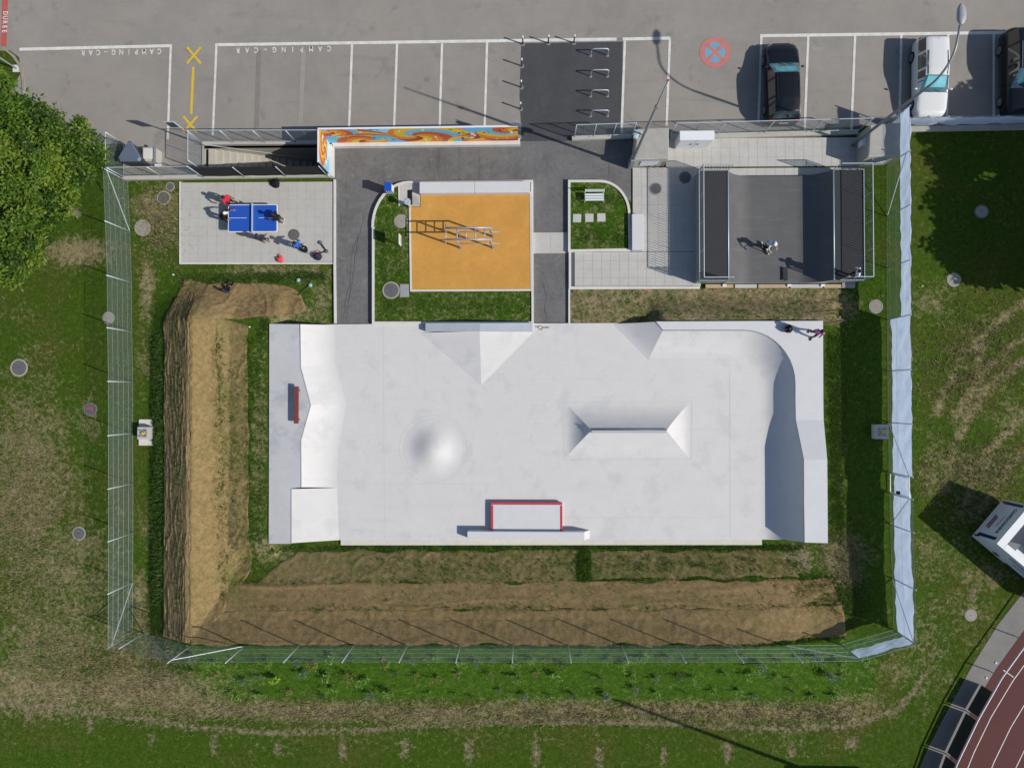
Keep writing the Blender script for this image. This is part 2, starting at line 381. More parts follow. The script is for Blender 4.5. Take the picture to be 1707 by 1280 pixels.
M_wpaint = plain('white_powder_coat', (0.72, 0.73, 0.75), 0.45, 0, 0.03)
M_red = plain('red_steel', (0.50, 0.045, 0.07), 0.45, 0.0, 0.12, 5)
M_rust = plain('red_brown_steel', (0.17, 0.045, 0.040), 0.6, 0, 0.18, 6)
M_tblue = plain('table_blue', (0.018, 0.085, 0.42), 0.45, 0, 0.05, 3)
M_binblue = plain('bin_blue', (0.015, 0.075, 0.42), 0.4)
M_tarp = None
# ------------------------------------------------------------------ terrain
def sm(a, b, x):
    t = min(1.0, max(0.0, (x - a) / (b - a))) if b != a else float(x > a); return t * t * (3 - 2 * t)
def lin(a, b, x): return min(1.0, max(0.0, (x - a) / (b - a)))
BZ = 1.9                                               # height of the earth bank
GX = lambda u: P(u, 760, 0).x
GY = lambda v: P(760, v, 0).y
bx0, bxc, bx1 = GX(250), GX(343), GX(424)
by0, byc, by1 = GY(1166), GY(1057), GY(912)
byn0, byn1 = GY(462), GY(545)
def gh(x, y):
    n = mnoise.noise(Vector((x * 0.5, y * 0.5, 3))) * 0.5
    # west bank
    a = lin(bx0, bxc - 0.15, x) if x < bxc else 1 - lin(bxc + 0.15, bx1, x)
    a = a ** 1.0 if x < bxc else a ** 1.15
    north = sm(byn0, byn1, y) if byn1 > byn0 else sm(-byn0, -byn1, -y)
    hw = BZ * a * north * (1.0 if y > byc else max(0.0, 1 - lin(byc, by0, y) if byc > by0 else 1))
    # south bank
    if y > byc: b = 1 - lin(byc + 0.1, by1, y); b = b ** 1.1
    else: b = 1 - lin(-byc + 0.1, -by0, -y)
    wx = lin(bx0, bxc, x); ex = 1 - sm(GX(1180), GX(1470), x) * 0.92
    if x > GX(1490): ex *= max(0.0, 1 - (x - GX(1490)) / 1.5)
    hs = BZ * b * wx * ex
    # made ground between the bank and the raised west deck, level with the deck
    fy = sm(-GY(478), -GY(548), -y) * (1 - sm(-GY(898), -GY(945), -y))
    fx = sm(GX(330), GX(380), x) * (1 - lin(GX(462), GX(478), x))
    h = max(hw, hs, 0.72 * fx * fy)
    # the toe of the bank by the field runs in a shallow dip
    h += n * 0.10 * min(1, h * 2)
    return h
def gpt(u, v, dz=0.0):
    """photo pixel -> point on the terrain"""
    z = 0.0
    for _ in range(12):
        p = P(u, v, z); z = 0.5 * z + 0.5 * gh(p.x, p.y)
    p = P(u, v, z); p.z = gh(p.x, p.y) + dz; return p

# stairwell pit (world rectangle)
pit_x0, pit_x1 = P(340, 262, 0).x, P(548, 262, 0).x
pit_y0, pit_y1 = P(440, 288, 0).y, P(440, 247, 0).y

def axis(lo, hi, step, extra, far):
    a = list(np.arange(lo, hi, step))
    a = [q for q in a if all(abs(q - e) > step * 0.45 for e in extra)] + list(extra)
    o = step; q = hi
    while q < far: o *= 1.45; q += o; a.append(q)
    o = step; q = lo
    while q > -far: o *= 1.45; q -= o; a.append(q)
    return sorted(a)
xs = axis(-31, 31, 0.24, (pit_x0, pit_x1), 420); ys = axis(-24, 23, 0.24, (pit_y0, pit_y1), 420)
def seg_d(p, a, b):
    ax, ay = a; bx, by = b; dx, dy = bx - ax, by - ay
    t = max(0, min(1, ((p[0] - ax) * dx + (p[1] - ay) * dy) / (dx * dx + dy * dy + 1e-9)))
    return math.hypot(p[0] - ax - t * dx, p[1] - ay - t * dy)
# stains of dry grass (px centre, px radii, strength), bare soil and lush growth, in photo pixels on the ground
DRY = [(1620, 600, 60, 110, .34), (1600, 1020, 70, 90, .34), (1640, 860, 60, 60, .45), (1560, 1130, 60, 60, .36), (100, 1030, 150, 90, .5), (760, 1225, 500, 16, .25), (40, 520, 60, 40, .22), (1408, 505, 26, 34, .62), (1395, 520, 20, 30, .5), (45, 800, 95, 190, .62), (110, 940, 110, 110, .55), (90, 1080, 170, 90, .55), (60, 1150, 170, 45, .8), (240, 1150, 170, 45, .8), (250, 1090, 90, 60, .5),
       (150, 700, 22, 60, .45), (270, 350, 55, 60, .60), (245, 480, 16, 60, .75), (240, 600, 14, 60, .5), (240, 880, 16, 40, .45), (234, 1010, 16, 60, .75),
       (470, 455, 110, 16, .75), (540, 500, 20, 50, .6), (440, 740, 12, 190, .62), (450, 915, 40, 30, .7), (480, 520, 50, 24, .8),
       (1405, 930, 40, 45, .80), (1400, 760, 12, 120, .4), (1550, 500, 35, 40, .5), (1640, 780, 70, 40, .55), (1560, 780, 30, 60, .5), (1690, 700, 50, 40, .5),
       (1560, 930, 60, 60, .40), (1640, 960, 50, 40, .5), (1530, 1050, 40, 60, .4), (1430, 1180, 80, 30, .5), (1500, 1120, 60, 40, .4), (130, 420, 55, 25, .95),
       (700, 1240, 400, 30, .16), (300, 1250, 200, 30, .05), (1320, 1230, 120, 40, .3), (1520, 640, 30, 120, .25), (1660, 640, 60, 60, .3)]
SOIL = [(150, 1205, 6, 14, 1), (253, 1232, 6, 16, .7), (358, 1240, 6, 18, .75), (463, 1248, 7, 14, .85), (570, 1248, 7, 20, .9), (676, 1248, 7, 20, .95), (783, 1250, 7, 22, .9),
        (893, 1252, 7, 26, .95), (998, 1262, 6, 20, .9), (1106, 1258, 6, 18, .9), (1214, 1252, 7, 20, 1), (1320, 1252, 8, 10, .9), (1422, 1238, 11, 9, 1), (47, 1188, 8, 14, .9),
        (1620, 992, 9, 12, .8), (1563, 1088, 14, 12, .6), (1330, 930, 24, 26, .85), (1345, 1255, 8, 8, .4)]
SLINE = [[(0, 1168), (90, 1180), (220, 1196), (330, 1212), (450, 1221), (600, 1217), (740, 1206), (850, 1202), (1000, 1203), (1120, 1206), (1300, 1214), (1420, 1210), (1500, 1180), (1545, 1120)],
         [(1560, 1000), (1548, 1080)], [(1707, 930), (1640, 900)]]
ARCS = [[(1560, 690), (1600, 600), (1670, 530), (1760, 470)], [(1590, 700), (1640, 620), (1707, 560)], [(1600, 860), (1640, 760), (1720, 680)], [(1610, 700), (1625, 620), (1640, 560)],
        [(1640, 840), (1690, 770), (1760, 720)], [(1575, 820), (1590, 740), (1640, 650), (1707, 600)]]
tog = lambda u, v: P(u, v, 0)
DRYw = [(tog(a, b), c / 30, d / 30, e) for a, b, c, d, e in DRY]; SOILw = [(tog(a, b), c / 30, d / 30, e) for a, b, c, d, e in SOIL]
SLw = [[(tog(*q).x, tog(*q).y) for q in l] for l in SLINE]; ARw = [[(tog(*q).x, tog(*q).y) for q in l] for l in ARCS]
X, Y = np.meshgrid(np.array(xs), np.array(ys)); nxg, nyg = len(xs), len(ys)
def npseg(pl, wid):
    d = np.full(X.shape, 1e9)
    for (ax, ay), (bx_, by_) in zip(pl[:-1], pl[1:]):
        dx, dy = bx_ - ax, by_ - ay; t = np.clip(((X - ax) * dx + (Y - ay) * dy) / (dx * dx + dy * dy), 0, 1)
        d = np.minimum(d, np.hypot(X - ax - t * dx, Y - ay - t * dy))
    return np.clip(1 - d / wid, 0, 1)
dryA = np.full(X.shape, 0.05); dirtA = np.zeros(X.shape); lushA = np.zeros(X.shape)
for c, rx, ry, s in DRYw:
    q = ((X - c.x) / rx) ** 2 + ((Y - c.y) / ry) ** 2; dryA = np.maximum(dryA, s * np.exp(-q * 0.8))
for c, rx, ry, s in SOILw:
    q = (np.abs(X - c.x) / rx) ** 4 + (np.abs(Y - c.y) / ry) ** 4; dirtA = np.maximum(dirtA, s * np.exp(-q * 0.7))
for l in SLw[:1]: dirtA = np.maximum(dirtA, npseg(l, 0.36) * 0.95)
for l in SLw[1:]: dirtA = np.maximum(dirtA, npseg(l, 0.3) * 0.7)
for l in ARw: dryA = np.maximum(dryA, npseg(l, 0.5) * 0.75)
band = npseg([(tog(280, 1178).x, tog(280, 1178).y), (tog(640, 1188).x, tog(640, 1188).y), (tog(1000, 1183).x, tog(1000, 1183).y), (tog(1420, 1188).x, tog(1420, 1188).y)], 1.15)
dryA = np.maximum(dryA, band * 0.78)
bankS = ((Y < byc) & (Y > by0 + 0.1) & (X > GX(310)) & (X < GX(1460))).astype(float); lushA = np.maximum(lushA, bankS)
lushA = np.maximum(lushA, ((X > GX(250)) & (X < GX(292)) & (Y > GY(960)) & (Y < GY(480))).astype(float) * 0.8)
lushA = np.maximum(lushA, ((X > GX(400)) & (X < GX(1480)) & (Y > GY(960)) & (Y < GY(440))).astype(float) * 0.45)
lushA = np.maximum(lushA, ((X < GX(180)) & (Y < GY(1195))).astype(float) * 0.25)
verts = []; Z = np.zeros(X.shape)
for j in range(nyg):
    for i in range(nxg):
        z = gh(xs[i], ys[j]) if (-25 < xs[i] < 25 and -20 < ys[j] < 8) else 0.0
        Z[j, i] = z
        # nothing below the paved areas may poke out; open country undulates a little far away
        far = max(0, max(abs(xs[i]) - 60, abs(ys[j]) - 50)); z += 0.02 * far * max(0, mnoise.noise(Vector((xs[i] * .01, ys[j] * .01, 5)))) if ys[j] < 0 else 0.0
        verts.append((xs[i], ys[j], z))
faces = []
for j in range(nyg - 1):
    for i in range(nxg - 1):
        cx, cy = (xs[i] + xs[i + 1]) / 2, (ys[j] + ys[j + 1]) / 2
        if pit_x0 < cx < pit_x1 and pit_y0 < cy < pit_y1: continue
        faces.append((j * nxg + i, j * nxg + i + 1, (j + 1) * nxg + i + 1, (j + 1) * nxg + i))
gm = MB(); gm.v = verts; gm.f = faces
ground = put('ground', gm, M_ground, None, smooth=True, fix=False); tag(ground, kind='structure')
for nm, arr in (('dry', dryA), ('dirt', dirtA), ('lush', lushA)):
    at = ground.data.attributes.new(nm, 'FLOAT', 'POINT'); at.data.foreach_set('value', arr.ravel().astype(np.float32))

def pw(*pts, z=0.0): return [tuple(P(u, v, z))[:2] for u, v in pts]
def line_px(mb, a, b, wid, z):
    A, B = P(*a, 0), P(*b, 0); d = (B - A).normalized(); n = Vector((-d.y, d.x, 0)) * wid / 2
    mb.sheet([(A + n)[:2], (B + n)[:2], (B - n)[:2], (A - n)[:2]], z)

# ------------------------------------------------------------------ car park and paths
lot = MB()
lot.sheet(pw((-2500, -2300), (4200, -2300), (4200, 207), (1512, 207), (1060, 228), (560, 239), (341, 244), (341, 296), (208, 298), (206, 239), (30, 236), (20, 150), (36, 120), (32, 96), (16, 84), (-60, 82), (-2500, 82)), 0.016)
parking = put('parking_lot', lot, M_lot); tag(parking, kind='structure')
patch = MB(); patch.sheet(pw((869, 73), (1038, 70), (1036, 226), (958, 232), (955, 240), (870, 240), (866, 160)), 0.020)
o = put('cycle_parking_asphalt', patch, M_dark); tag(o, kind='structure')
mb = MB(); mb.sheet(pw((552, 240), (1054, 234), (1052, 336), (1040, 330), (1000, 305), (955, 305), (952, 545), (886, 545), (886, 320), (690, 305), (640, 320), (624, 370), (624, 545), (556, 545)), 0.024)
path = put('path', mb, M_path); tag(path, kind='structure')
# bay lines and lettering are paint lying on the asphalt
def pline(a, b, w=0.15, m=None, name='bay_line', z=0.0265):
    l = MB(); line_px(l, a, b, w, z); put(name, l, m or M_paint, parking)
for a, b in [((33, 83), (287, 77)), ((359, 75.5), (1028, 66)), ((1038, 66), (1117, 64.5)), ((1267, 60.5), (1760, 54))]: pline(a, b, 0.17)
for a, b in [((285, 79.5), (280, 233)), ((361, 78), (355, 226)), ((587, 75), (582, 216)), ((662, 74), (657, 214)), ((737, 73), (733, 213)), ((812, 71.5), (808, 211)),
             ((1041.5, 69), (1036, 222)), ((1116.5, 65), (1111, 210)), ((1269, 63), (1264, 205)), ((1347, 61), (1341, 220)), ((1425, 60.5), (1419, 217)), ((1502, 59.5), (1499, 200)), ((1580, 58.5), (1578, 200)), ((1656, 57.5), (1656, 200))]: pline(a, b, 0.13, z=0.0285)
pline((506, 85), (501, 206), 0.27, M_ghost, 'worn_bay_line')
pline((432, 84), (428, 214), 0.25, M_ghost2, 'blacked_out_bay_line'); pline((1028, 66), (1037, 66), 0.17, M_ghost2, 'blacked_out_bay_line')
pline((1352, 82), (1376, 82.5), 0.22, M_ghost, 'worn_bay_line')
for (x, y) in ((323.5, 93), (317.5, 208)):
    pline((x - 11.5, y - 13.5), (x + 11.5, y + 13.5), 0.13, M_yellow, 'yellow_cross', 0.0265); pline((x - 11.5, y + 13.5), (x + 11.5, y - 13.5), 0.13, M_yellow, 'yellow_cross', 0.0305)
pline((322.5, 112), (319, 190.5), 0.15, M_yellow, 'yellow_line')
pline((11, -60), (6.5, 78), 0.34, M_redl, 'red_lane')
def text_mesh(body, size, m, name, origin, M3, parent, xs_=1.0, spacing=1.0, extr=0.0):
    """flat lettering; M3 columns: text right, text up, normal"""
    c = bpy.data.curves.new(name, 'FONT'); c.body = body; c.size = size; c.align_x = 'CENTER'; c.align_y = 'CENTER'; c.space_character = spacing; c.resolution_u = 3; c.offset = size * 0.022
    t = bpy.data.objects.new('tmp_text', c); COL.objects.link(t); bpy.context.view_layer.update()
    me = bpy.data.meshes.new_from_object(t.evaluated_get(bpy.context.evaluated_depsgraph_get())); bpy.data.objects.remove(t)
    me.name = name; M3 = Matrix(M3).transposed(); off = ORIG.get(parent.name, Vector((0, 0, 0))) if parent else Vector((0, 0, 0))
    for v in me.vertices: v.co = M3 @ Vector((v.co.x * xs_, v.co.y, 0)) + Vector(origin) - off
    me.materials.clear(); me.materials.append(m); o = bpy.data.objects.new(name, me); COL.objects.link(o); o.parent = parent; 
    if parent: ORIG[o.name] = off
    return o
def letters_px(word, pts_from, pts_to, size, m, right, up, parent, z):
    """single painted letters, spread evenly between two pixels"""
    n = len(word)
    for i, ch in enumerate(word):
        t = i / (n - 1); p = P(pts_from[0] + (pts_to[0] - pts_from[0]) * t, pts_from[1] + (pts_to[1] - pts_from[1]) * t, 0)
        if ch == ' ': continue
        text_mesh(ch, size, m, 'painted_letter', (p.x, p.y, z), (right, up, (0, 0, 1)), parent, 0.8)
letters_px('CAMPING\u2013CAR', (266, 86), (139, 88.5), 0.42, M_paint, (-1, 0, 0), (0, -1, 0), parking, 0.0275)
letters_px('CAMPING\u2013CAR', (549, 81.5), (397, 84.5), 0.42, M_paint, (-1, 0, 0), (0, -1, 0), parking, 0.0275)
letters_px('DUREE', (9.5, 23), (7.8, 53), 0.38, M_paint, (0.03, -1, 0), (1, 0.03, 0), parking, 0.031)
c = P(1192, 88, 0); mb = MB(); mb.lathe((c.x, c.y, 0.024), [(0.0, 0), (0.64, 0), (0.64, 0.0015), (0.0, 0.0015)], 48); put('blue_disc', mb, M_bluep, parking)
mb = MB(); n = 48
mb.grid([[(c.x + r * math.cos(2 * math.pi * k / n), c.y + r * math.sin(2 * math.pi * k / n), 0.0285) for k in range(n + 1)] for r in (0.57, 0.86)]); put('red_ring', mb, M_redp, parking)
for s in (-1, 1):
    mb = MB(); mb.box((c.x, c.y, 0.029 + 0.001 * s), (1.16, 0.17, 0.001), s * R(45)); put('red_cross_bar', mb, M_redp, parking)
M_oldc = surface('old_cover_mat', (0.16, 0.15, 0.14), mott=.2, blot=3); M_oldd = surface('old_cover_dark', (0.07, 0.07, 0.072), mott=.2, blot=3)
# faint old manholes and repairs in the path
for (u, v, r) in ((626, 255, 0.27), (823, 259, 0.33), (712, 133, 0.14), (907, 170, 0.3)):
    c = P(u, v, 0); mb = MB(); mb.lathe((c.x, c.y, 0.0245), [(r, 0), (r, 0.003), (r * .8, 0.003), (r * .8, 0.0018), (0.0, 0.0018)], 28)
    put('old_cover', mb, (M_oldc if v > 200 else (M_ghost2 if u < 800 else M_oldd)), path if v > 200 else parking)

M_crack = plain('asphalt_crack', (0.045, 0.045, 0.045), 0.95)
for pts_ in ([(607, 362), (601, 388), (590, 410), (585, 440), (584, 470), (576, 500), (574, 532)], [(597, 395), (592, 430), (588, 470), (580, 505), (578, 530)], [(905, 470), (911, 492), (908, 520), (914, 536)]):
    l = MB(); pts2 = []
    for a, b in zip(pts_[:-1], pts_[1:]):
        for i in range(4): t = i / 4; pts2.append((a[0] + (b[0] - a[0]) * t + random.uniform(-1, 1), a[1] + (b[1] - a[1]) * t))
    for a, b in zip(pts2[:-1], pts2[1:]): line_px(l, a, b, random.uniform(.012, .028), 0.0285)
    put('crack', l, M_crack, path)
# grey walk, running track
mb = MB(); mb.sheet(pw((1760, 900), (1707, 985), (1664, 1040), (1620, 1110), (1576, 1190), (1545, 1250), (1520, 1310), (1470, 1450), (1640, 1450), (1660, 1300), (1700, 1220), (1800, 1080)), 0.012); o = put('walk', mb, M_pathg); tag(o, kind='structure')
def lane(k):   # boundary of the track, lane k to the inside
    base = [(1830, 905), (1760, 985), (1707, 1050), (1660, 1115), (1622, 1178), (1592, 1240), (1568, 1300), (1545, 1380), (1530, 1460)]
    out = []
    for i, q in enumerate(base):
        a = Vector(base[max(i - 1, 0)]); b = Vector(base[min(i + 1, len(base) - 1)]); t = (b - a).normalized(); nrm = Vector((-t.y, t.x)) * -1
        if nrm.x < 0: nrm = -nrm
        out.append((q[0] + nrm.x * k, q[1] + nrm.y * k))
    return out
mb = MB(); mb.sheet(pw(*(lane(0) + lane(400)[::-1])), 0.020); track = put('running_track', mb, M_track); tag(track, kind='structure')
for k in (34, 71, 108, 145):
    mb = MB(); pts = lane(k)
    for i in range(len(pts) - 1): line_px(mb, pts[i], pts[i + 1], 0.045, 0.0245)
    put('lane_line', mb, M_paint, track)
mb = MB(); line_px(mb, (1672, 1116), (1689, 1128), 0.05, 0.0285); put('start_mark', mb, M_paint, track)
for q in ((1660, 1104), (1644, 1129)):
    c = P(*q, 0); mb = MB(); mb.box((c.x, c.y, 0.035), (0.11, 0.11, 0.03)); put('marker_stone', mb, M_kerb, track)

# ------------------------------------------------------------------ raised beds, pads and terrace
def bed(name, poly, z, m, kz, closed=True, kerb=None, kw=0.13):
    mb = MB(); mb.prism(poly, -0.05, z); o = put(name, mb, m); tag(o, kind='structure')
    k = MB(); k.ribbon(kerb or poly, kw, -0.05, kz, closed and kerb is None); put('kerb', k, M_kerb, o); return o
arc = lambda cx, cy, rx, ry, a0, a1, n: [(cx + rx * math.cos(R(a0 + (a1 - a0) * i / n)), cy - ry * math.sin(R(a0 + (a1 - a0) * i / n))) for i in range(n + 1)]
isl = pw((622, 538), (622, 380), *arc(682, 378, 61, 74, 180, 92, 12), (690, 304), (887, 302), (888, 538), z=0.26)
island = bed('lawn_bed', isl, 0.20, M_lawn, 0.27)
isl2 = pw((949, 302), (992, 302), *arc(1000, 357, 49, 55, 90, 5, 10), (1050, 416), (949, 418), z=0.26)
island2 = bed('lawn_bed', isl2, 0.20, M_lawn, 0.27)
vg = MB(); rows_ = []
for j in range(13):
    r_ = []
    for i in range(81):
        v = 481 + 58 * j / 12; u = 949 + (446 + 14 * math.sin(j * 1.3) + 9 * math.sin(j * 2.9)) * i / 80; p = P(u, v, 0.1)
        z = 0.10 + 0.72 * sm(1075, 1110, u) * (1 - 0.9 * sm(1378, 1398, u)) * sm(492, 534, v) + 0.03 * mnoise.noise(Vector((p.x, p.y, 2)))
        p = P(u, v, z); r_.append(p)
    rows_.append(r_)
vg.grid(rows_); rim = rows_[0] + [r_[-1] for r_ in rows_[1:]] + rows_[-1][::-1][1:] + [r_[0] for r_ in rows_[::-1][1:]]
vg.grid([rim, [Vector((p.x, p.y, -.05)) for p in rim]])
verge = put('verge_bed', vg, M_verge, smooth=False); tag(verge, kind='structure')
k = MB(); k.ribbon(pw((949, 541), (949, 481), (1166, 480), z=0.14), 0.10, -0.05, 0.17); put('kerb', k, M_kerb, verge)
k = MB(); k.ribbon(pw((558, 300), (558, 440), (559, 539), z=0.1), 0.12, -0.05, 0.14); o = put('kerb', k, M_kerb); tag(o, kind='structure')
k = MB(); k.ribbon(pw((40, 176), (38, 135), (34, 112), (22, 94), (9, 83), (-20, 81), z=0.1), 0.14, -0.05, 0.10); o = put('kerb', k, surface('mossy_kerb', (0.27, 0.25, 0.20), mott=0.3, blot=3)); tag(o, kind='structure')

TILE = {}
def paved(name, u0, v0, u1, v1, zt, pitch=0.5, skip=None, m=M_slabtile, gap=0.009, edge=True, base=M_joint):
    a = P(u0, v1, zt); b = P(u1, v0, zt); mb = MB()
    mb.box(((a.x + b.x) / 2, (a.y + b.y) / 2, (zt - 0.012) / 2), (b.x - a.x, b.y - a.y, zt - 0.012)); base_o = put(name, mb, base); tag(base_o, kind='structure')
    nx = max(1, round((b.x - a.x) / pitch)); ny = max(1, round((b.y - a.y) / pitch)); px, py = (b.x - a.x) / nx, (b.y - a.y) / ny
    key = (round(px, 4), round(py, 4), zt, m.name)
    t = MB(); t.box((0, 0, 0), (px - gap, py - gap, 0.03)); me = mesh_of('paving_slab', t, m)
    for j in range(ny):
        for i in range(nx):
            x, y = a.x + (i + .5) * px, a.y + (j + .5) * py
            if skip and skip(x, y): continue
            o = bpy.data.objects.new('paving_slab', me); COL.objects.link(o); o.parent = base_o; ORIG[o.name] = Vector((0, 0, 0))
            o.location = (x, y, zt - 0.015 + random.uniform(-.0015, .0015)); o.rotation_euler = (random.uniform(-.002, .002), random.uniform(-.002, .002), 0)
    return base_o
M_pad = surface('pad_concrete', (0.44, 0.425, 0.395), mott=0.11, blot=0.9, fine=50, grain=0.05, spots=(1.3, 0.6, (0.37, 0.355, 0.325), 0.4), bmp=0.1)
M_jpad = surface('joint_pale', (0.405, 0.39, 0.365), mott=0.1, blot=2)
pad = paved('table_tennis_pad', 301, 303, 555, 438, 0.07, 0.52, m=M_pad, base=M_jpad, gap=0.008)
k = MB(); k.ribbon(pw((300, 303), (300, 439), (556, 439), z=0.08), 0.09, -0.05, 0.08); put('edging', k, M_kerb, pad)
ramp_fp = (P(1165, 284, 1.3).x, P(1440, 284, 1.3).x)
t1 = paved('terrace', 1055, 279, 1168, 419.4, 0.10, 0.5)
t2 = paved('terrace', 958, 419.6, 1168, 478, 0.10, 0.5)
t3 = paved('terrace', 1110, 229, 1432, 278.6, 0.10, 0.5)
paved('terrace', 1168.5, 279.2, 1432, 293, 0.10, 0.5)
paved('crossing_slabs', 889, 387.5, 946, 422.5, 0.045, 1.0)
k = MB(); k.ribbon(pw((950, 418.5), (1050, 418.5), z=0.1), 0.09, -0.05, 0.22); k.ribbon(pw((950, 419), (950, 480), (1166, 480), z=0.1), 0.13, -0.05, 0.20); o = put('kerb', k, M_kerb); tag(o, kind='structure')
mb = MB(); a, b = P(951.5, 421, 0.1), P(957.5, 477.5, 0.1); mb.box(((a.x + b.x) / 2, (a.y + b.y) / 2, 0.04), (b.x - a.x, a.y - b.y, 0.08)); put('painted_shadow_slit', mb, M_steel, o)  # dark strip painted in for the shadow slit between the kerbs

# orange court
oc = pw((684, 345), (701, 345), (701, 322), (886, 319), (886, 484), (684, 485), z=0.24)
mb = MB(); mb.prism(oc, 0.0, 0.24); court = put('rubber_court', mb, M_orange); tag(court, kind='structure')
k = MB(); k.ribbon(pw((884.5, 320), (886, 483.5), (685, 484.5), (683, 343), z=0.26), 0.10, 0.0, 0.262); put('edging', k, M_kerb, court)
# fountain pad beside the court
mb = MB(); mb.prism(pw((664, 307), (700, 306), (700, 344), (683, 344), (683, 341), (664, 341), z=0.24), 0.0, 0.235); o = put('fountain_pad', mb, M_slabtile); tag(o, kind='structure')
k = MB(); k.ribbon(pw((664.5, 307), (665.5, 343), z=0.25), 0.07, 0, 0.25); put('edging', k, M_kerb, o)
mb = MB(); mb.prism(pw((679, 317), (687, 316), (687, 343), (679, 343), z=0.245), 0.23, 0.240); put('drain_grate', mb, M_black, o)
# ------------------------------------------------------------------ skatepark
Z0 = 0.16
mb = MB(); mb.prism(pw((449, 541), (1371, 537), (1371, 899), (449, 900), z=Z0), -0.05, Z0); slab = put('skatepark_slab', mb, M_conc); tag(slab, kind='structure')
k = MB(); k.prism(pw((568, 899.5), (1270, 899), (1270, 908), (568, 908.5), z=Z0 - 0.03), -0.05, Z0 - 0.02); put('aggregate_strip', k, M_expos, slab)
M_cut = plain('saw_cut_dark', (0.42, 0.42, 0.44), 0.9); M_cutm = plain('saw_cut_mid', (0.52, 0.515, 0.51), 0.9); M_cutl = plain('saw_cut_pale', (0.66, 0.655, 0.66), 0.9)
for a, b, m in [((1081, 600), (1049, 668), M_cutl), ((938, 766), (884, 834), M_cutl), ((558, 541), (557, 600), M_cut), ((940, 670), (1152, 669), M_cutm), ((1152, 669), (1151, 764), M_cutm), ((1151, 764), (940, 766), M_cutm), ((940, 766), (938, 670), M_cutm),
             ((1080, 600), (1245, 600), M_cutm), ((850, 643), (897, 642), M_cutm), ((640, 541), (642, 896), M_cutm), ((1215, 620), (1216, 896), M_cutm), ((580, 805), (818, 806), M_cutm), ((938, 862), (1216, 862), M_cutm), ((568, 896), (1270, 896), M_cutl)]:
    l = MB(); line_px(l, a, b, 0.022, Z0 + 0.004); put('joint', l, m, slab)
# tag stencilled on the slab near the path
tagm = plain('brown_stencil', (0.09, 0.06, 0.05), 0.9)
l = MB(); q = P(900.5, 546, Z0); zt = Z0 + 0.006
def stroke(pts, r=0.012):
    for a, b in zip(pts[:-1], pts[1:]):
        A, B = Vector((q.x + a[0], q.y + a[1], 0)), Vector((q.x + b[0], q.y + b[1], 0)); d = (B - A).normalized(); nn = Vector((-d.y, d.x, 0)) * r
        l.sheet([(A + nn)[:2], (B + nn)[:2], (B - nn)[:2], (A - nn)[:2]], zt)
stroke([(0.10 * math.cos(t) - 0.0, 0.11 * math.sin(t)) for t in np.linspace(0, 6.28, 16)]); stroke([(0.02, -0.06), (0.14, -0.14)]); stroke([(0.06 * math.cos(t), -0.08 + 0.04 * math.sin(t)) for t in np.linspace(3.3, 6.2, 6)])
put('stencil_tag', l, tagm, slab)
text_mesh('THE', 0.13, tagm, 'stencil_tag', (q.x - 0.2, q.y + 0.04, zt), ((1, 0, 0), (0, 1, 0), (0, 0, 1)), slab)
text_mesh('QUEEN', 0.13, tagm, 'stencil_tag', (q.x + 0.31, q.y - 0.0, zt), ((1, 0, 0), (0, 1, 0), (0, 0, 1)), slab, 0.9)

def curve_bank(lip, toe, n=10, power=1.7):
    """concave transition lofted from toe (pixel, at slab level) up to lip (pixel, height)"""
    rows = []
    for (lu, lv, lz), (tu, tv) in zip(lip, toe):
        A = P(tu, tv, Z0); B = P(lu, lv, lz); r = []
        for i in range(n + 1):
            t = i / n; p = A.lerp(B, t); p.z = Z0 + 0.003 + (lz - Z0) * t ** power; r.append(p)
        rows.append(r)
    return rows
def resample(pts, n):
    pts = [Vector(p) for p in pts]; L = [0]
    for a, b in zip(pts[:-1], pts[1:]): L.append(L[-1] + (b - a).length)
    out = []
    for i in range(n):
        s = L[-1] * i / (n - 1); j = max(k for k in range(len(L)) if L[k] <= s + 1e-9); j = min(j, len(pts) - 2)
        out.append(pts[j].lerp(pts[j + 1], (s - L[j]) / (L[j + 1] - L[j])))
    return out
# west deck with its spine bank
WZ = 0.80
lipW = [(500, 540.5), (501, 612), (518, 675), (502, 733), (502, 812)]; toeW = [(558, 541.5), (558, 601), (578, 675), (564, 745), (562, 813)]
wb = thing('west_bank', 'long pale concrete bank with angled lip below narrow grey deck', 'skate ramp', P(500, 720, 0))
rows = []
for (a0, a1), (b0, b1) in zip(zip(lipW[:-1], lipW[1:]), zip(toeW[:-1], toeW[1:])):
    for i in range(6):
        t = i / 5; rows.append(curve_bank([(a0[0] + (a1[0] - a0[0]) * t, a0[1] + (a1[1] - a0[1]) * t, WZ)], [(b0[0] + (b1[0] - b0[0]) * t, b0[1] + (b1[1] - b0[1]) * t)], 12, 1.6)[0])
mb = MB(); mb.grid(rows); put('transition', mb, M_conc, wb, soft=30, fix=False)
mb = MB(); mb.grid(curve_bank([(485.5, 815, WZ), (485.5, 905, WZ)], [(562, 813), (565, 900)], 12, 1.05)); 
f = [P(485.5, 815, WZ), P(562, 813, Z0)]
put('flat_bank', mb, M_conc, wb, soft=30, fix=False)
dk = [(449, 540), *lipW, (485.5, 814), (485.5, 906), (448, 906)]
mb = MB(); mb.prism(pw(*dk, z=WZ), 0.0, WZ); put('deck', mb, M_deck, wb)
mb = MB(); mb.tube([P(u, v, WZ - 0.012) for u, v in lipW + [(485.5, 814), (485.5, 905.5)]], 0.028, 8); put('coping', mb, M_galvd, wb, smooth=True)
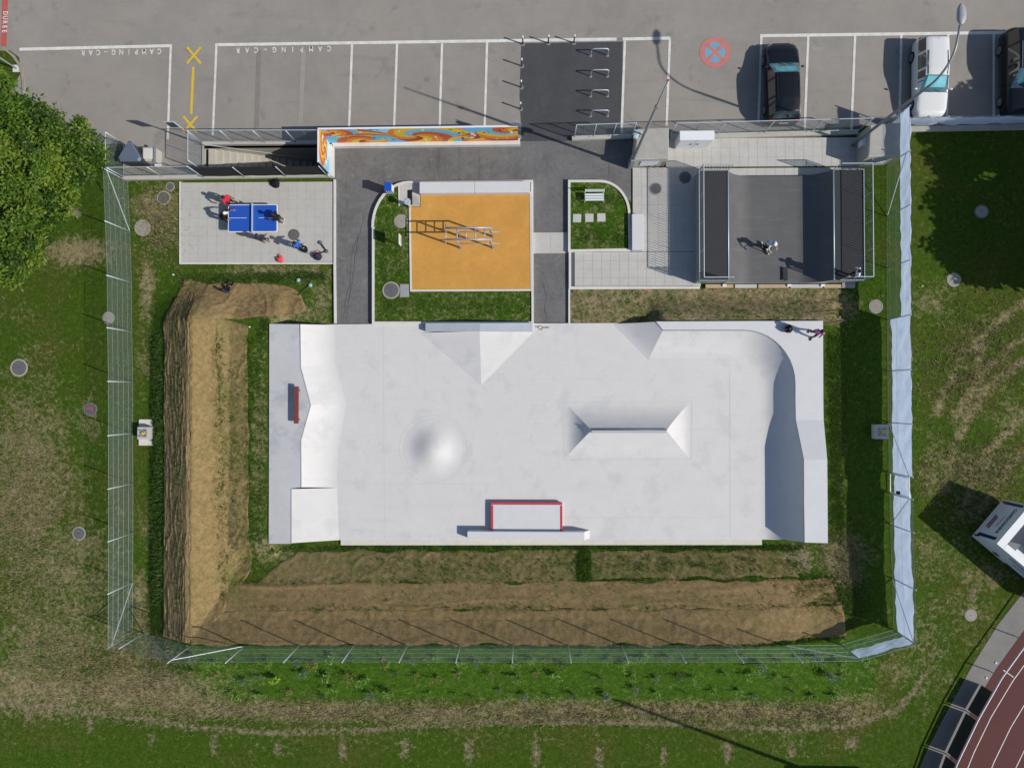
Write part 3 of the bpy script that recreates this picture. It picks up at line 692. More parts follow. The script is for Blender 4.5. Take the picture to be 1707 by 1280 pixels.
# side cheeks close the bank towards south and north
def cheek(parent, top, bot, name='side_cheek'):
    m2 = MB(); r0 = [Vector(p) for p in top]; r1 = [Vector((p.x, p.y, bot)) for p in r0]; m2.grid([r0, r1]); put(name, m2, M_conc, parent)
cheek(wb, rows[0], 0.0); cheek(wb, curve_bank([(485.5, 905, WZ)], [(565, 900)], 12, 1.05)[0], 0.0)
cheek(wb, curve_bank([(502, 813.5, WZ)], [(562, 813)], 12, 1.6)[0], 0.1); 
# low rail bench on the west deck
a = P(490, 644, WZ + 0.42); b = P(497, 706, WZ + 0.42); c = (a + b) / 2
rb = thing('rail_bench', 'red brown steel rail bench on the grey deck', 'bench', (c.x, c.y, WZ))
mb = MB(); mb.box((c.x, c.y, WZ + 0.36), (abs(b.x - a.x), abs(a.y - b.y), 0.12)); put('beam', mb, M_rust, rb, bevel=0.01)
for s in (-1, 1):
    mb = MB(); mb.box((c.x, c.y + s * 0.8, WZ + 0.15), (0.16, 0.1, 0.3)); put('leg', mb, M_rust, rb)

# north wedge: two facets meeting on a hip, with a pitched ledge behind
nw = thing('hip_bank', 'white concrete hip of two facets rising to pitched grey ledge', 'skate ramp', P(800, 560, 0))
AP = P(799.5, 552, 0.62); TO = P(802.5, 642, Z0 + 0.004); LL = P(706, 553.5, Z0 + 0.3); LT = P(701, 555, Z0 + 0.004); RT = P(890, 553, Z0 + 0.004); RL = P(888, 552, Z0 + 0.3)
mb = MB(); mb.add([TO, LT, AP], [(0, 2, 1)]); put('facet', mb, M_conc, nw)
mb = MB(); mb.add([TO, RT, AP], [(0, 1, 2)]); put('facet', mb, M_conc, nw)
for (uA, zA, uB, zB) in ((709, 0.54, 799.5, 0.86), (799.5, 0.86, 888, 0.54)):
    mb = MB(); f0, f1 = P(uA, 552, zA), P(uB, 552, zB); k0, k1 = P(uA, 538.5, zA), P(uB, 538, zB)
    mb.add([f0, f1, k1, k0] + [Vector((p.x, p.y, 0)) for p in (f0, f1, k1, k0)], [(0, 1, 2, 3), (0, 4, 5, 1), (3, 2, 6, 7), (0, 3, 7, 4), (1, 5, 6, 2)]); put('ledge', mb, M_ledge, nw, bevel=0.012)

# pyramid box in the middle
py = thing('pyramid_box', 'low concrete pyramid box with steel ridge rail in middle of slab', 'skate ramp', P(1046, 717, 0))
x0, x1 = P(942, 717, Z0).x, P(1150, 717, Z0).x; y0, y1 = P(1046, 764, Z0).y, P(1046, 671, Z0).y; rz = 0.98
rL, rR, ry = P(986, 717, rz).x, P(1111, 717, rz).x, P(1046, 717, rz).y
def side(A, B, C, D, n=14, pw_=1.95):   # A,B toe; C,D ridge (C above B, D above A)
    rows_ = []
    for i in range(n + 1):
        t = i / n; p = A.lerp(D, t); q2 = B.lerp(C, t); z = Z0 + 0.003 + (rz - Z0) * t ** pw_; rows_.append([Vector((p.x, p.y, z)), Vector((q2.x, q2.y, z))])
    return rows_
SWc, SEc, NEc, NWc = Vector((x0, y0, Z0)), Vector((x1, y0, Z0)), Vector((x1, y1, Z0)), Vector((x0, y1, Z0)); tL, tR = Vector((rL, ry, rz)), Vector((rR, ry, rz))
for A, B, C, D in ((SWc, SEc, tR, tL), (SEc, NEc, tR, tR), (NEc, NWc, tL, tR), (NWc, SWc, tL, tL)):
    mb = MB(); mb.grid(side(A, B, C, D)); put('side', mb, M_conc, py, smooth=True)
mb = MB(); mb.tube([tL + Vector((-.02, .03, .02)), tR + Vector((.02, .03, .02))], 0.035, 10); put('rail', mb, M_steel, py, smooth=True)
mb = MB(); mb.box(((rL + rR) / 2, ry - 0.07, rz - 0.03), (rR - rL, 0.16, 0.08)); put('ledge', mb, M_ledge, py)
# round bump
c = P(722, 748, Z0); mb = MB(); N = 40; rows = []
for i in range(19):
    t = i / 18; rr = 1.66 * t; z = Z0 + 0.006 + 0.40 * (0.90 * (0.5 + 0.5 * math.cos(math.pi * t)) ** 1.35 + 0.10 * (1 - t * t))
    rows.append([(c.x + rr * math.cos(2 * math.pi * k / N), c.y + rr * math.sin(2 * math.pi * k / N), z) for k in range(N + 1)])
mb.grid(rows); solo('round_bump', mb, M_conc, (c.x, c.y, Z0), 'smooth round concrete bump on the open slab', 'skate ramp', smooth=True)

# east quarter pipe with its deck
eq = thing('quarter_pipe', 'curved concrete quarter pipe with pale deck around the slab corner', 'skate ramp', P(1330, 720, 0))
EZ0, EZ1 = 1.05, 1.55
lipE = [(1105, 550.5, EZ0), (1180, 550.5, EZ0), (1240, 550.5, EZ0)] + [(1240 + 86 * math.sin(R(a)), 640 - 89.5 * math.cos(R(a)), EZ0) for a in range(9, 91, 9)] + [(1326, 670, EZ0), (1326.5, 700, EZ0), (1333, 732, 1.3), (1340, 766, EZ1), (1340.5, 830, EZ1), (1341, 904, EZ1)]
toeE = [(1081, 600), (1170, 600), (1215, 600)] + [(1215 + 54 * math.sin(R(a)), 655 - 55 * math.cos(R(a))) for a in range(9, 91, 9)] + [(1269.5, 680), (1270, 705), (1270, 732), (1270, 766), (1270, 830), (1270, 899)]
rowsE = curve_bank(lipE, toeE, 16, 2.3); mb = MB(); mb.grid(rowsE); put('transition', mb, M_conc, eq, smooth=True, fix=False)
cheek(eq, rowsE[-1], 0.0)
hip = curve_bank([(1093, 536.5, EZ0), (1105, 550.5, EZ0)], [(1022, 540), (1081, 600)], 10, 1.35); mb = MB(); mb.grid(hip); put('hip', mb, M_conc, eq, smooth=True, fix=False)
cheek(eq, hip[0], 0.0)
out_px = [(1093, 536), (1180, 535.6), (1240, 535.3)] + [None] * 10 + [(1372.5, 672), (1373, 700), (1376, 732), (1379, 766), (1379.5, 830), (1380, 905)]
inner = [P(*q) for q in lipE]; outer = []
for i, q in enumerate(out_px):
    if q: outer.append(P(q[0], q[1], lipE[i][2]))
    else:
        t = (i - 2) / 11.0
        path_ = [P(1240, 535.3, EZ0), P(1372, 535, EZ0), P(1372.5, 672, EZ0)]; s = t * 2
        outer.append(path_[0].lerp(path_[1], min(1, s)) if s <= 1 else path_[1].lerp(path_[2], s - 1))
ci = min(range(3, 13), key=lambda i: (outer[i] - P(1372, 535, EZ0)).length); outer[ci] = P(1372, 535, EZ0)
mb = MB(); mb.grid([inner, outer]); mb.grid([outer, [Vector((p.x, p.y, 0)) for p in outer]]); mb.add([inner[-1], outer[-1], Vector((outer[-1].x, outer[-1].y, 0)), Vector((inner[-1].x, inner[-1].y, 0))], [(0, 1, 2, 3)]); put('deck', mb, M_white, eq)
mb = MB(); mb.tube([p + Vector((0, 0, -0.01)) for p in [P(1093, 536.5, EZ0)] + inner], 0.03, 8); put('coping', mb, M_galvd, eq, smooth=True)

# red-edged manual pad and the ledge behind it
mp_ = thing('manual_pad', 'low concrete pad with bright red steel edges', 'skate box', P(878, 865, Z0))
z = Z0 + 0.30; a, b = P(819, 886, z), P(937, 838, z); cx, cy = (a.x + b.x) / 2, (a.y + b.y) / 2; wx_, wy_ = b.x - a.x, b.y - a.y
mb = MB(); mb.box((cx, cy, (Z0 + z) / 2), (wx_ - 0.02, wy_ - 0.02, z - Z0)); put('block', mb, M_white, mp_)
for nm, cc, dd in (('red_edge', (cx, b.y - 0.045, z - 0.055), (wx_ + 0.02, 0.13, 0.13)), ('red_edge', (a.x + 0.045, cy - 0.067, z - 0.055), (0.13, wy_ - 0.14, 0.128)), ('red_edge', (b.x - 0.045, cy - 0.067, z - 0.055), (0.13, wy_ - 0.14, 0.128))):
    mb = MB(); mb.box(cc, dd); put(nm, mb, M_red, mp_, bevel=0.008)
z = Z0 + 0.56; a, b = P(779, 899.5, z), P(974, 886.5, z)
mb = MB(); mb.box(((a.x + b.x) / 2, (a.y + b.y) / 2, (Z0 + z) / 2), (b.x - a.x, b.y - a.y, z - Z0)); 
lg = thing('grind_ledge', 'long white concrete ledge behind the red edged pad', 'skate box', P(878, 893, Z0)); put('block', mb, M_white, lg, bevel=0.015)
e = P(980, 893, Z0); mb = MB(); mb.add([(b.x - 0.001, a.y, z), (b.x - 0.001, b.y, z), (b.x - 0.001, b.y, Z0), (b.x - 0.001, a.y, Z0), (e.x + .1, b.y, Z0 + .01), (e.x + .1, a.y, Z0 + .01)], [(0, 1, 4, 5), (0, 5, 3), (1, 2, 4)]); put('end_wedge', mb, M_white, lg)

# ------------------------------------------------------------------ jute mats on the banks
def mat_strip(name, label, corner, nu, nv, m, wrinkle=0.03, wdir='x', lift=0.03, wavy=0.12, seed=0, wfreq=2.0):
    """corner: function (s,t in 0..1) -> ground px; follows the terrain with wrinkles and wavy edges"""
    rows_ = []
    for j in range(nv + 1):
        r = []
        for i in range(nu + 1):
            s, t = i / nu, j / nv; u, v = corner(s, t); p = P(u, v, 0)
            ed = max(0, 1 - 2.2 * min(s, 1 - s, t, 1 - t) * 4)
            p.x += wavy * ed * mnoise.noise(Vector((p.y * 0.7, seed, 1))); p.y += wavy * ed * mnoise.noise(Vector((p.x * 0.7, seed, 7)))
            q = Vector((p.x * wfreq, p.y * 0.18 * wfreq, seed)) if wdir == 'x' else (Vector((p.x * 0.18 * wfreq, p.y * wfreq, seed)) if wdir == 'y' else Vector((p.x * wfreq, p.y * wfreq, seed)))
            w = wrinkle * (0.6 * mnoise.noise(q) + 0.5 * mnoise.noise(q * 2.3)); w = abs(w) * 1.5 + wrinkle * 0.9 * max(0.0, 1 - abs(mnoise.noise(q * 0.55 + Vector((3, 1, 0)))) * 9)
            edge = min(s, 1 - s) * nu < 0.9 or min(t, 1 - t) * nv < 0.9
            r.append((p.x, p.y, gh(p.x, p.y) + (0.004 if edge else lift) + w))
        rows_.append(r)
    g = MB(); g.grid(rows_); c_ = rows_[nv // 2][nu // 2]
    return solo(name, g, m, (c_[0], c_[1], c_[2]), label, 'jute mat', 'jute mats pinned on the earth banks', smooth=True)
J1 = jute_mat('jute_wrinkled', 0.34, (0.26, 0.185, 0.090), (3.0, 0.35, 1)); J2 = jute_mat('jute_sunny', 0.34, (0.235, 0.168, 0.076)); J3 = jute_mat('jute_grown', 0.50, (0.222, 0.164, 0.075)); J4 = jute_mat('jute_brown', 0.33, (0.222, 0.156, 0.075)); J5 = jute_mat('jute_overgrown', 0.60, (0.205, 0.152, 0.074))
q4 = lambda a, b, c_, d: (lambda s, t: ((a[0] * (1 - s) + b[0] * s) * (1 - t) + (d[0] * (1 - s) + c_[0] * s) * t, (a[1] * (1 - s) + b[1] * s) * (1 - t) + (d[1] * (1 - s) + c_[1] * s) * t))
mat_strip('jute_mat', 'wrinkled brown jute mat on the shaded steep side of bank', (lambda s, t: ((lambda v: ((285 + 26 * max(0.0, (545 - v) / 60) ** 2) * (1 - s) + 344 * s, v))(486 + 566 * t))), 48, 300, J1, 0.06, 'x', 0.035, 0.10, 1, 6.0)
mat_strip('jute_mat', 'sunlit golden jute mat along the crest of the bank', q4((342, 508), (374, 530), (392, 1012), (342, 1048)), 26, 220, J2, 0.05, 'n', 0.05, 0.14, 2, 2.0)
mat_strip('jute_mat', 'golden jute mat with sprouting grass at the foot of bank', q4((374, 532), (421, 545), (424, 948), (388, 1006)), 30, 200, J3, 0.045, 'n', 0.03, 0.12, 3, 2.0)
mat_strip('jute_mat', 'brown jute mat folded over the end of bank by lawn', (lambda s, t: ((312 - 22 * t ** .6) * (1 - s) + (496 + 18 * t - 40 * (2 * t - 1) ** 4) * s, 468 + (t * (76 - 22 * s)) + 6 * s)), 100, 40, J4, 0.07, 'n', 0.045, 0.25, 4, 1.8)
mat_strip('jute_mat', 'brown jute mat along the crest under the wire fence', q4((345, 1004), (1400, 1004), (1405, 1055), (344, 1055)), 300, 26, J4, 0.05, 'n', 0.045, 0.22, 5, 1.5)
mat_strip('jute_mat', 'dull brown jute mat halfway down the bank facing slab', q4((404, 966), (1385, 962), (1400, 1004), (372, 1006)), 300, 22, J4, 0.06, 'y', 0.03, 0.26, 6, 1.6)
mat_strip('jute_mat', 'ragged jute mat with grass at foot of bank below ledge', q4((500, 918), (965, 916), (960, 964), (432, 968)), 160, 22, J5, 0.05, 'n', 0.025, 0.22, 7, 1.8)
mat_strip('jute_mat', 'mossy torn jute mat at the foot of bank below quarter pipe', q4((985, 918), (1300, 916), (1330, 958), (985, 960)), 110, 22, J5, 0.05, 'n', 0.025, 0.22, 8, 1.8)
rg = MB(); c = P(722, 748, Z0)
rg.grid([[(c.x + r_ * math.cos(2 * math.pi * k_ / 60), c.y + r_ * math.sin(2 * math.pi * k_ / 60), Z0 + .004) for k_ in range(61)] for r_ in (1.86, 1.885)]); put('joint', rg, M_cutm, slab)
# ------------------------------------------------------------------ fences
M_link = mesh_mat('chain_link', (0.50, 0.60, 0.57), 0.055, 0.10, 0.1)
M_fine = mesh_mat('welded_mesh', (0.42, 0.47, 0.50), 0.05, 0.14)
def _tarp():
    m, nt, bs = new_mat('white_tarpaulin'); v = coords(nt)
    a = nz(nt, v, 1.1, 5, 0.6, 0.8); col = ramp(nt, a, [(0.3, (0.66, 0.69, 0.76)), (0.7, (0.80, 0.83, 0.88))])
    nt.links.new(col, bs.inputs['Base Color']); bs.inputs['Roughness'].default_value = 0.45; bump(nt, bs, a, 0.6, 0.08)
    tl = _n(nt, 'ShaderNodeBsdfTranslucent'); tl.inputs['Color'].default_value = (0.60, 0.71, 0.95, 1); mx = _n(nt, 'ShaderNodeMixShader'); mx.inputs[0].default_value = 0.55
    nt.links.new(bs.outputs[0], mx.inputs[1]); nt.links.new(tl.outputs[0], mx.inputs[2]); nt.links.new(mx.outputs[0], nt.nodes['Material Output'].inputs['Surface']); return m
M_tarp = _tarp()
def lerp3(a, b, t): return Vector(a).lerp(Vector(b), t)
def sheet_v(A, B, z0, z1, n=1, uvm=True, off=0.0, wr=0.0, seed=0, nz_=1):
    """vertical sheet between ground points A,B; z0,z1 above the feet"""
    A, B = Vector(A), Vector(B); L = (Vector((B.x, B.y)) - Vector((A.x, A.y))).length; d = (B - A).normalized(); nn = Vector((-d.y, d.x, 0)).normalized()
    mb = MB(); mb.uv = []; rows_ = []
    for j in range(nz_ + 1):
        r = []
        for i in range(n + 1):
            t, s = i / n, j / nz_; p = A.lerp(B, t); h = z0 + (z1 - z0) * s
            w = wr * (mnoise.noise(Vector((t * L * 1.3, h * 1.6, seed))) + .5 * mnoise.noise(Vector((t * L * 3, h * 4, seed)))) if wr else 0
            r.append(p + Vector((0, 0, h)) + nn * (off + w)); mb.uv.append((t * L, h))
        rows_.append(r)
    uv = mb.uv; mb.grid(rows_); mb.uv = uv; return mb
def wire_fence(label, feet, h, post_r=0.03, mm=None, wires=(0.05, 0.5, 1.0, 1.5, 2.0, 2.45), braces=(), wire_r=0.0045, wm=None):
    c_ = feet[len(feet) // 2]; F = thing('wire_fence', label, 'fence', (c_.x, c_.y, c_.z), 'wire fences round the skatepark')
    for p in feet:
        mb = MB(); mb.tube([p + Vector((0, 0, -.1)), p + Vector((0, 0, h))], post_r, 8); po = put('post', mb, M_galv, F, smooth=True)
        mb = MB(); mb.ball(p + Vector((0, 0, h + 0.01)), post_r * 1.25, 8, 6); put('cap', mb, M_galv, po, smooth=True)
    for A, B in zip(feet[:-1], feet[1:]):
        put('mesh', sheet_v(A, B, 0.02, h - 0.03), mm or M_link, F, fix=False)
    for w in wires:
        mb = MB(); mb.tube([p + Vector((0, 0, w * h / 2.5)) for p in feet], wire_r, 5); put('tension_wire', mb, wm or M_galv, F)
    for (i, j) in braces:
        mb = MB(); mb.tube([feet[i] + Vector((0, 0, h * 0.85)), feet[j] + Vector((0, 0, 0.05))], post_r * 0.75, 6); put('brace', mb, M_galv, F)
    return F
FH = 2.45
wf = [P(u, v, 0) for u, v in ((213.5, 303), (217, 386), (220, 471), (220.5, 553), (222, 637), (222, 722), (222.3, 805.6), (222.3, 888), (222, 970), (221.5, 1055))]
wire_fence('tall wire fence between the tree and the steep earth bank', wf, FH, braces=((0, 1), (9, 8)), mm=mesh_mat('darker_chain_link', (0.27, 0.34, 0.32), 0.055, 0.10, 0.1), wm=M_galvd)  # west fence mesh in a darker colour than the others
def crest(u, v):
    p = gpt(u, v); return p
sf = [wf[-1].copy(), crest(240, 1055), crest(318, 1076), crest(408, 1076)] + [crest(u, 1075) for u in (499, 590, 679, 767.5, 855.5, 947, 1036.5, 1126, 1216, 1308)] + [crest(1402, 1074)]
wire_fence('tall wire fence along the crest above the planted bank', sf, FH, braces=((2, 3), (2, 1), (14, 13)), wires=(0.05, 0.6, 1.2, 1.8, 2.45), wire_r=0.003)
ef = [P(u, v, 0) for u, v in ((1478, 206), (1478, 276), (1478.3, 361), (1478.6, 447), (1479, 533), (1479.5, 618.6), (1480.5, 704), (1482, 787))]
ef2 = [P(u, v, 0) for u, v in ((1482.5, 822), (1484, 874), (1486.5, 963))] + [crest(1489, 1049)]
wire_fence('tall wire fence with white tarpaulin beside the mini ramp', ef, FH, braces=((1, 2), (7, 6)), wires=(0.05, 0.3, 1.0, 2.45), wm=M_galvd)
wire_fence('tall wire fence with white tarpaulin beyond the gate', ef2, FH, braces=((0, 1), (3, 2)), wires=(0.05, 1.2, 2.45), wm=M_galvd)
wire_fence('short corner stretch of wire fence half covered by tarpaulin', [ef2[-1].copy(), sf[-1].copy()], FH, wires=(0.05, 0.6, 1.2, 1.8, 2.45), wire_r=0.005)
# gate between the two stretches
g0, g1 = ef[-1], ef2[0]; ga = thing('fence_gate', 'white framed wire gate in the tarpaulin covered fence', 'gate', ((g0.x + g1.x) / 2, (g0.y + g1.y) / 2, 0))
mb = MB(); a, b = lerp3(g0, g1, .06), lerp3(g0, g1, .94)
mb.tube([a + Vector((0, 0, .12)), b + Vector((0, 0, .12)), b + Vector((0, 0, 2.1)), a + Vector((0, 0, 2.1)), a + Vector((0, 0, .12))], 0.03, 6); put('frame', mb, M_wpaint, ga)
put('mesh', sheet_v(a, b, .14, 2.08), M_link, ga, fix=False)
mb = MB(); mb.box(lerp3(a, b, .9) + Vector((-.05, 0, 1.05)), (0.12, 0.16, 0.22)); put('lock', mb, M_black, ga)
# tarpaulins tied to the fence
def tarp(label, A, B, z0, z1, off, seed, n=40):
    mb = sheet_v(A, B, z0, z1, n, off=off, wr=0.075, seed=seed, nz_=12); c_ = (A + B) / 2
    me_o = solo('tarpaulin', mb, M_tarp, (c_.x, c_.y, c_.z), label, 'tarpaulin', 'white tarpaulins tied to the fence', smooth=True); return me_o
tarp('white tarpaulin covering upper half of fence by mini ramp', ef[0], ef[4], 1.38, 2.38, 0.05, 1, 90)
tarp('white tarpaulin covering the fence beside the quarter pipe deck', ef[4], ef[7], 0.34, 2.32, 0.05, 2, 70)
tarp('white tarpaulin tied across the fence gate', g0, g1, 0.45, 2.12, 0.05, 3, 14)
tarp('white tarpaulin covering the fence beyond the gate', ef2[0], ef2[3], 0.30, 2.05, 0.05, 4, 60)
tarp('creased white tarpaulin on the short corner fence', ef2[3], sf[-1], 1.0, 2.0, 0.05, 5, 24)

# ------------------------------------------------------------------ north side: framed mesh panels on low walls
def low_wall(label, pts, w, z1, m=None):
    mb = MB(); mb.ribbon([tuple(p)[:2] for p in pts], w, -0.05, z1); c_ = (Vector(pts[0]) + Vector(pts[-1])) / 2
    return solo('low_wall', mb, m or M_wall, (c_.x, c_.y, 0), label, 'wall', bevel=0.012)
def panel_fence(label, A, B, n, z0, h, m=None, mid=True, mesh=None, braces=True, r=0.028):
    A, B = Vector(A), Vector(B); c_ = (A + B) / 2; F = thing('panel_fence', label, 'fence', (c_.x, c_.y, 0), 'framed mesh fences along the car park')
    for i in range(n + 1):
        p = A.lerp(B, i / n); mb = MB(); mb.tube([p + Vector((0, 0, z0 - .05)), p + Vector((0, 0, z0 + h))], r, 8); put('post', mb, M_galv, F, smooth=True)
    for z in (z0 + 0.08, z0 + h):
        mb = MB(); mb.tube([A + Vector((0, 0, z)), B + Vector((0, 0, z))], r * .8, 6); put('rail', mb, M_galv, F)
    if mid:
        for i in range(n):
            p = A.lerp(B, (i + .5) / n); mb = MB(); mb.tube([p + Vector((0, 0, z0 + .08)), p + Vector((0, 0, z0 + h))], 0.012, 5); put('mullion', mb, M_galvd, F)
    for i in range(n):
        put('mesh', sheet_v(A.lerp(B, i / n), A.lerp(B, (i + 1) / n), z0 + .1, z0 + h - .02), mesh or M_fine, F, fix=False)
    return F
# stairwell enclosure
w1 = P(208, 298, 0), P(548, 293, 0); w2 = P(340, 240.5, 0), P(552, 239.5, 0)
low_wall('weathered concrete wall along stairwell behind table tennis pad', w1, 0.26, 0.26)
low_wall('narrow concrete wall between car park and stairwell', w2, 0.22, 0.26)
panel_fence('mesh fence beside the recycling bins along stairwell wall', P(209, 297, .25), P(338, 295, .25), 2, 0.26, 1.62)
panel_fence('mesh fence between the bays and the stairwell', P(340, 240, .25), P(548, 239.5, .25), 4, 0.26, 1.8)
panel_fence('mesh panel beside the bins facing the tree', P(208, 241, .0), P(208.5, 296, .0), 1, 0.05, 1.85)
panel_fence('mesh fence behind the tree along the car park', P(130, 240, .0), P(206, 240, .0), 2, 0.02, 1.5)
gate2 = panel_fence('mesh gate at the head of the stairwell', P(340, 242, .0), P(340, 286, .0), 1, 0.05, 1.9)
# black screened fence south of the stairs
A, B = P(340, 295.5, .25), P(546, 292.5, .25); c_ = (A + B) / 2
bf = thing('screened_fence', 'black fabric screened fence between stairs and table tennis pad', 'fence', (c_.x, c_.y, 0))
for i in range(4):
    p = A.lerp(B, i / 3); mb = MB(); mb.tube([p + Vector((0, -.03, 0)), p + Vector((0, -.03, 1.75))], 0.024, 8); put('post', mb, M_galv, bf, smooth=True)
put('screen', sheet_v(A, B, 0.02, 1.55, 60, wr=0.02, off=0.03, nz_=6), M_blackfab, bf, smooth=True, fix=False)
mb = MB(); mb.tube([A + Vector((0, 0, 1.58)), B + Vector((0, 0, 1.58))], 0.016, 6); put('rail', mb, M_black, bf)
# stairs going down east, with pit walls
st = thing('stairwell', 'concrete stairs descending into dark stairwell under the mural', 'stairs', ((pit_x0 + pit_x1) / 2, (pit_y0 + pit_y1) / 2, 0))
ns = 17; run = (pit_x1 - pit_x0 - 1.2) / ns
for i in range(ns):
    z = -0.05 - i * 0.165; mb = MB(); x = pit_x0 + 0.25 + i * run
    mb.box((x + run / 2, (pit_y0 + pit_y1) / 2, z - 0.5), (run + .02, pit_y1 - pit_y0 - .02, 1.0)); put('step', mb, M_wall, st)
mb = MB(); mb.box(((pit_x0 + pit_x1) / 2, (pit_y0 + pit_y1) / 2, -3.3), (pit_x1 - pit_x0, pit_y1 - pit_y0, 0.2)); put('floor', mb, M_rough, st)
for nm, cc, dd in (('wall', ((pit_x0 + pit_x1) / 2, pit_y1 + .1, -1.62), (pit_x1 - pit_x0 + .4, .2, 3.24)), ('wall', ((pit_x0 + pit_x1) / 2, pit_y0 - .1, -1.62), (pit_x1 - pit_x0 + .4, .2, 3.24)), ('wall', (pit_x1 + .1, (pit_y0 + pit_y1) / 2, -1.62), (.2, pit_y1 - pit_y0, 3.24)), ('wall', (pit_x0 - .1, (pit_y0 + pit_y1) / 2, -1.62), (.2, pit_y1 - pit_y0, 3.24))):
    mb = MB(); mb.box(cc, dd); put(nm, mb, M_wall, st)
for yy in (pit_y0 + .08, pit_y1 - .08):
    mb = MB(); mb.tube([(pit_x0 + .4, yy, .85), (pit_x1 - 1, yy, -1.9)], 0.022, 6); put('handrail', mb, M_galv, st)

# ------------------------------------------------------------------ mural hoarding
MC = dict(sky=(0.16, 0.48, 0.72), pale=(0.42, 0.66, 0.78), yel=(0.78, 0.50, 0.02), ora=(0.72, 0.23, 0.012), dor=(0.55, 0.10, 0.01), red=(0.36, 0.025, 0.012), wht=(0.8, 0.8, 0.78))
SW = [(0.5, 1.7, 1.0, 1, 0.4), (2.3, 0.4, 1.25, -1, 1.8), (5.0, 0.9, 1.9, 1, 2.45), (7.9, 0.4, 1.5, -1, 0.3), (10.3, 1.4, 1.5, 1, 1.1), (13.3, 1.1, 1.3, 1, .2)]
def mural_col(s, t):
    col = MC['sky'] if math.sin(s * 2.1 + t * 1.3) + math.sin(s * 0.9 - t * 2.7) > -0.5 else MC['pale']
    y0 = 0.95 + 0.65 * math.sin(s * 0.62 + 0.6); wd_ = 0.30 + 0.18 * math.sin(s * 1.1); d = (t - y0) / wd_
    if abs(d) < 1: col = [MC['dor'], MC['ora'], MC['yel'], MC['ora'], MC['red']][min(4, int((d + 1) / 2 * 5))]
    y1 = 1.5 - 0.6 * math.sin(s * 0.8 + 2.0); d = (t - y1) / 0.24
    if abs(d) < 1 and s > 5.2: col = [MC['yel'], MC['ora'], MC['dor'], MC['yel']][min(3, int((d + 1) / 2 * 4))]
    for (cx, cy, r, sg, ph) in SW:
        dx, dy = (s - cx) / 1.55, (t - cy); rho = math.hypot(dx, dy) / r
        if rho > 1.05: continue
        th = math.atan2(dy, dx) * sg; f = (th / (2 * math.pi) + rho * 0.62 + ph) % 1.0
        if rho < 0.72 + 0.3 * math.sin(th * 1.0 + ph * 3): 
            k = (f * 2 % 1.0) * 7 if cx > 12 else f * 7
            col = [MC['yel'], MC['ora'], MC['red'], MC['yel'], MC['ora'], MC['dor'], MC['sky']][int(k)]
    return col
def mural_panel(label, A, B, z0, z1, s0, flip=False):
    L = (B - A).length; nu, nv = int(L * 36), int((z1 - z0) * 36); d = (B - A).normalized(); nn = Vector((d.y, -d.x, 0))
    mb = MB(); rows_ = [[A + d * (L * i / nu) + Vector((0, 0, z0 + (z1 - z0) * j / nv)) + nn * 0.035 for i in range(nu + 1)] for j in range(nv + 1)]; mb.grid(rows_)
    c_ = (A + B) / 2; T = thing('mural_hoarding', label, 'mural', (c_.x, c_.y, 0))
    o = put('painted_panel', mb, M_mural, T, fix=False); cols = []
    blob = [(random.uniform(0, L), random.uniform(.2, 2.0), random.uniform(.04, .10), random.choice([MC['wht'], (0.02, 0.05, 0.2), (0.1, 0.3, 0.06), (0.25, 0.02, 0.1), MC['wht'], MC['yel']])) for _ in range(int(L * 5))]
    for j in range(nv + 1):
        for i in range(nu + 1):
            s, t = s0 + L * i / nu, (z1 - z0) * j / nv; c2 = mural_col(s, t)
            for bx, by, br, bc in blob:
                if (s - s0 - bx) ** 2 + ((t - by) * (1 + 0.5 * math.sin(bx * 9))) ** 2 < br * br: c2 = bc
            cols += [c2[0], c2[1], c2[2], 1]
    ca = o.data.color_attributes.new('paint', 'FLOAT_COLOR', 'POINT'); ca.data.foreach_set('color', cols)
    mb = MB(); mb.box((c_.x, c_.y, (z0 + z1) / 2), (L, 0.05, z1 - z0 + 0.03), math.atan2(d.y, d.x)); put('backing_board', mb, M_galvd, T)
    mb = MB(); mb.box((c_.x, c_.y, z1 + 0.025), (L + .03, 0.09, 0.03), math.atan2(d.y, d.x)); put('cap_rail', mb, M_wpaint, T)
    return T
M_mural, _nt2, _bs = new_mat('mural_paint'); _a = _n(_nt2, 'ShaderNodeAttribute', attribute_name='paint'); _nt2.links.new(_a.outputs['Color'], _bs.inputs['Base Color']); _bs.inputs['Roughness'].default_value = 0.5
mA, mB_ = P(551, 241.5, 0), P(864, 237.5, 0)
mural_panel('long hoarding painted with orange and yellow swirls on blue', mA, mB_, 0.36, 2.40, 0)
mural_panel('short hoarding end painted with orange swirls round blue oval', P(551, 293, 0), P(551, 242.5, 0), 0.36, 2.35, 12.4)
low_wall('concrete footing wall under the long painted hoarding', (P(556, 243.2, 0), P(867, 239.8, 0)), 0.34, 0.37, M_kerb)
low_wall('concrete footing wall under the short painted hoarding', (P(553.5, 244.5, 0), P(553.5, 297, 0)), 0.30, 0.37, M_kerb)
# round sign at the end of the hoarding
p = P(862, 236, 0); rs = thing('round_sign', 'round road sign on grey post at end of hoarding', 'sign', (p.x, p.y, 0))
mb = MB(); mb.tube([p, p + Vector((0, 0, 3.0))], 0.03, 8); put('post', mb, M_galv, rs)
mb = MB(); d_ = Matrix.Rotation(R(90), 3, 'X') @ Matrix.Identity(3); pts = []
mb.tube([p + Vector((0, -.05, 2.65)), p + Vector((0, -.075, 2.65))], 0.3, 28); put('disc', mb, plain('sign_back', (0.17, 0.22, 0.30), 0.5), rs)

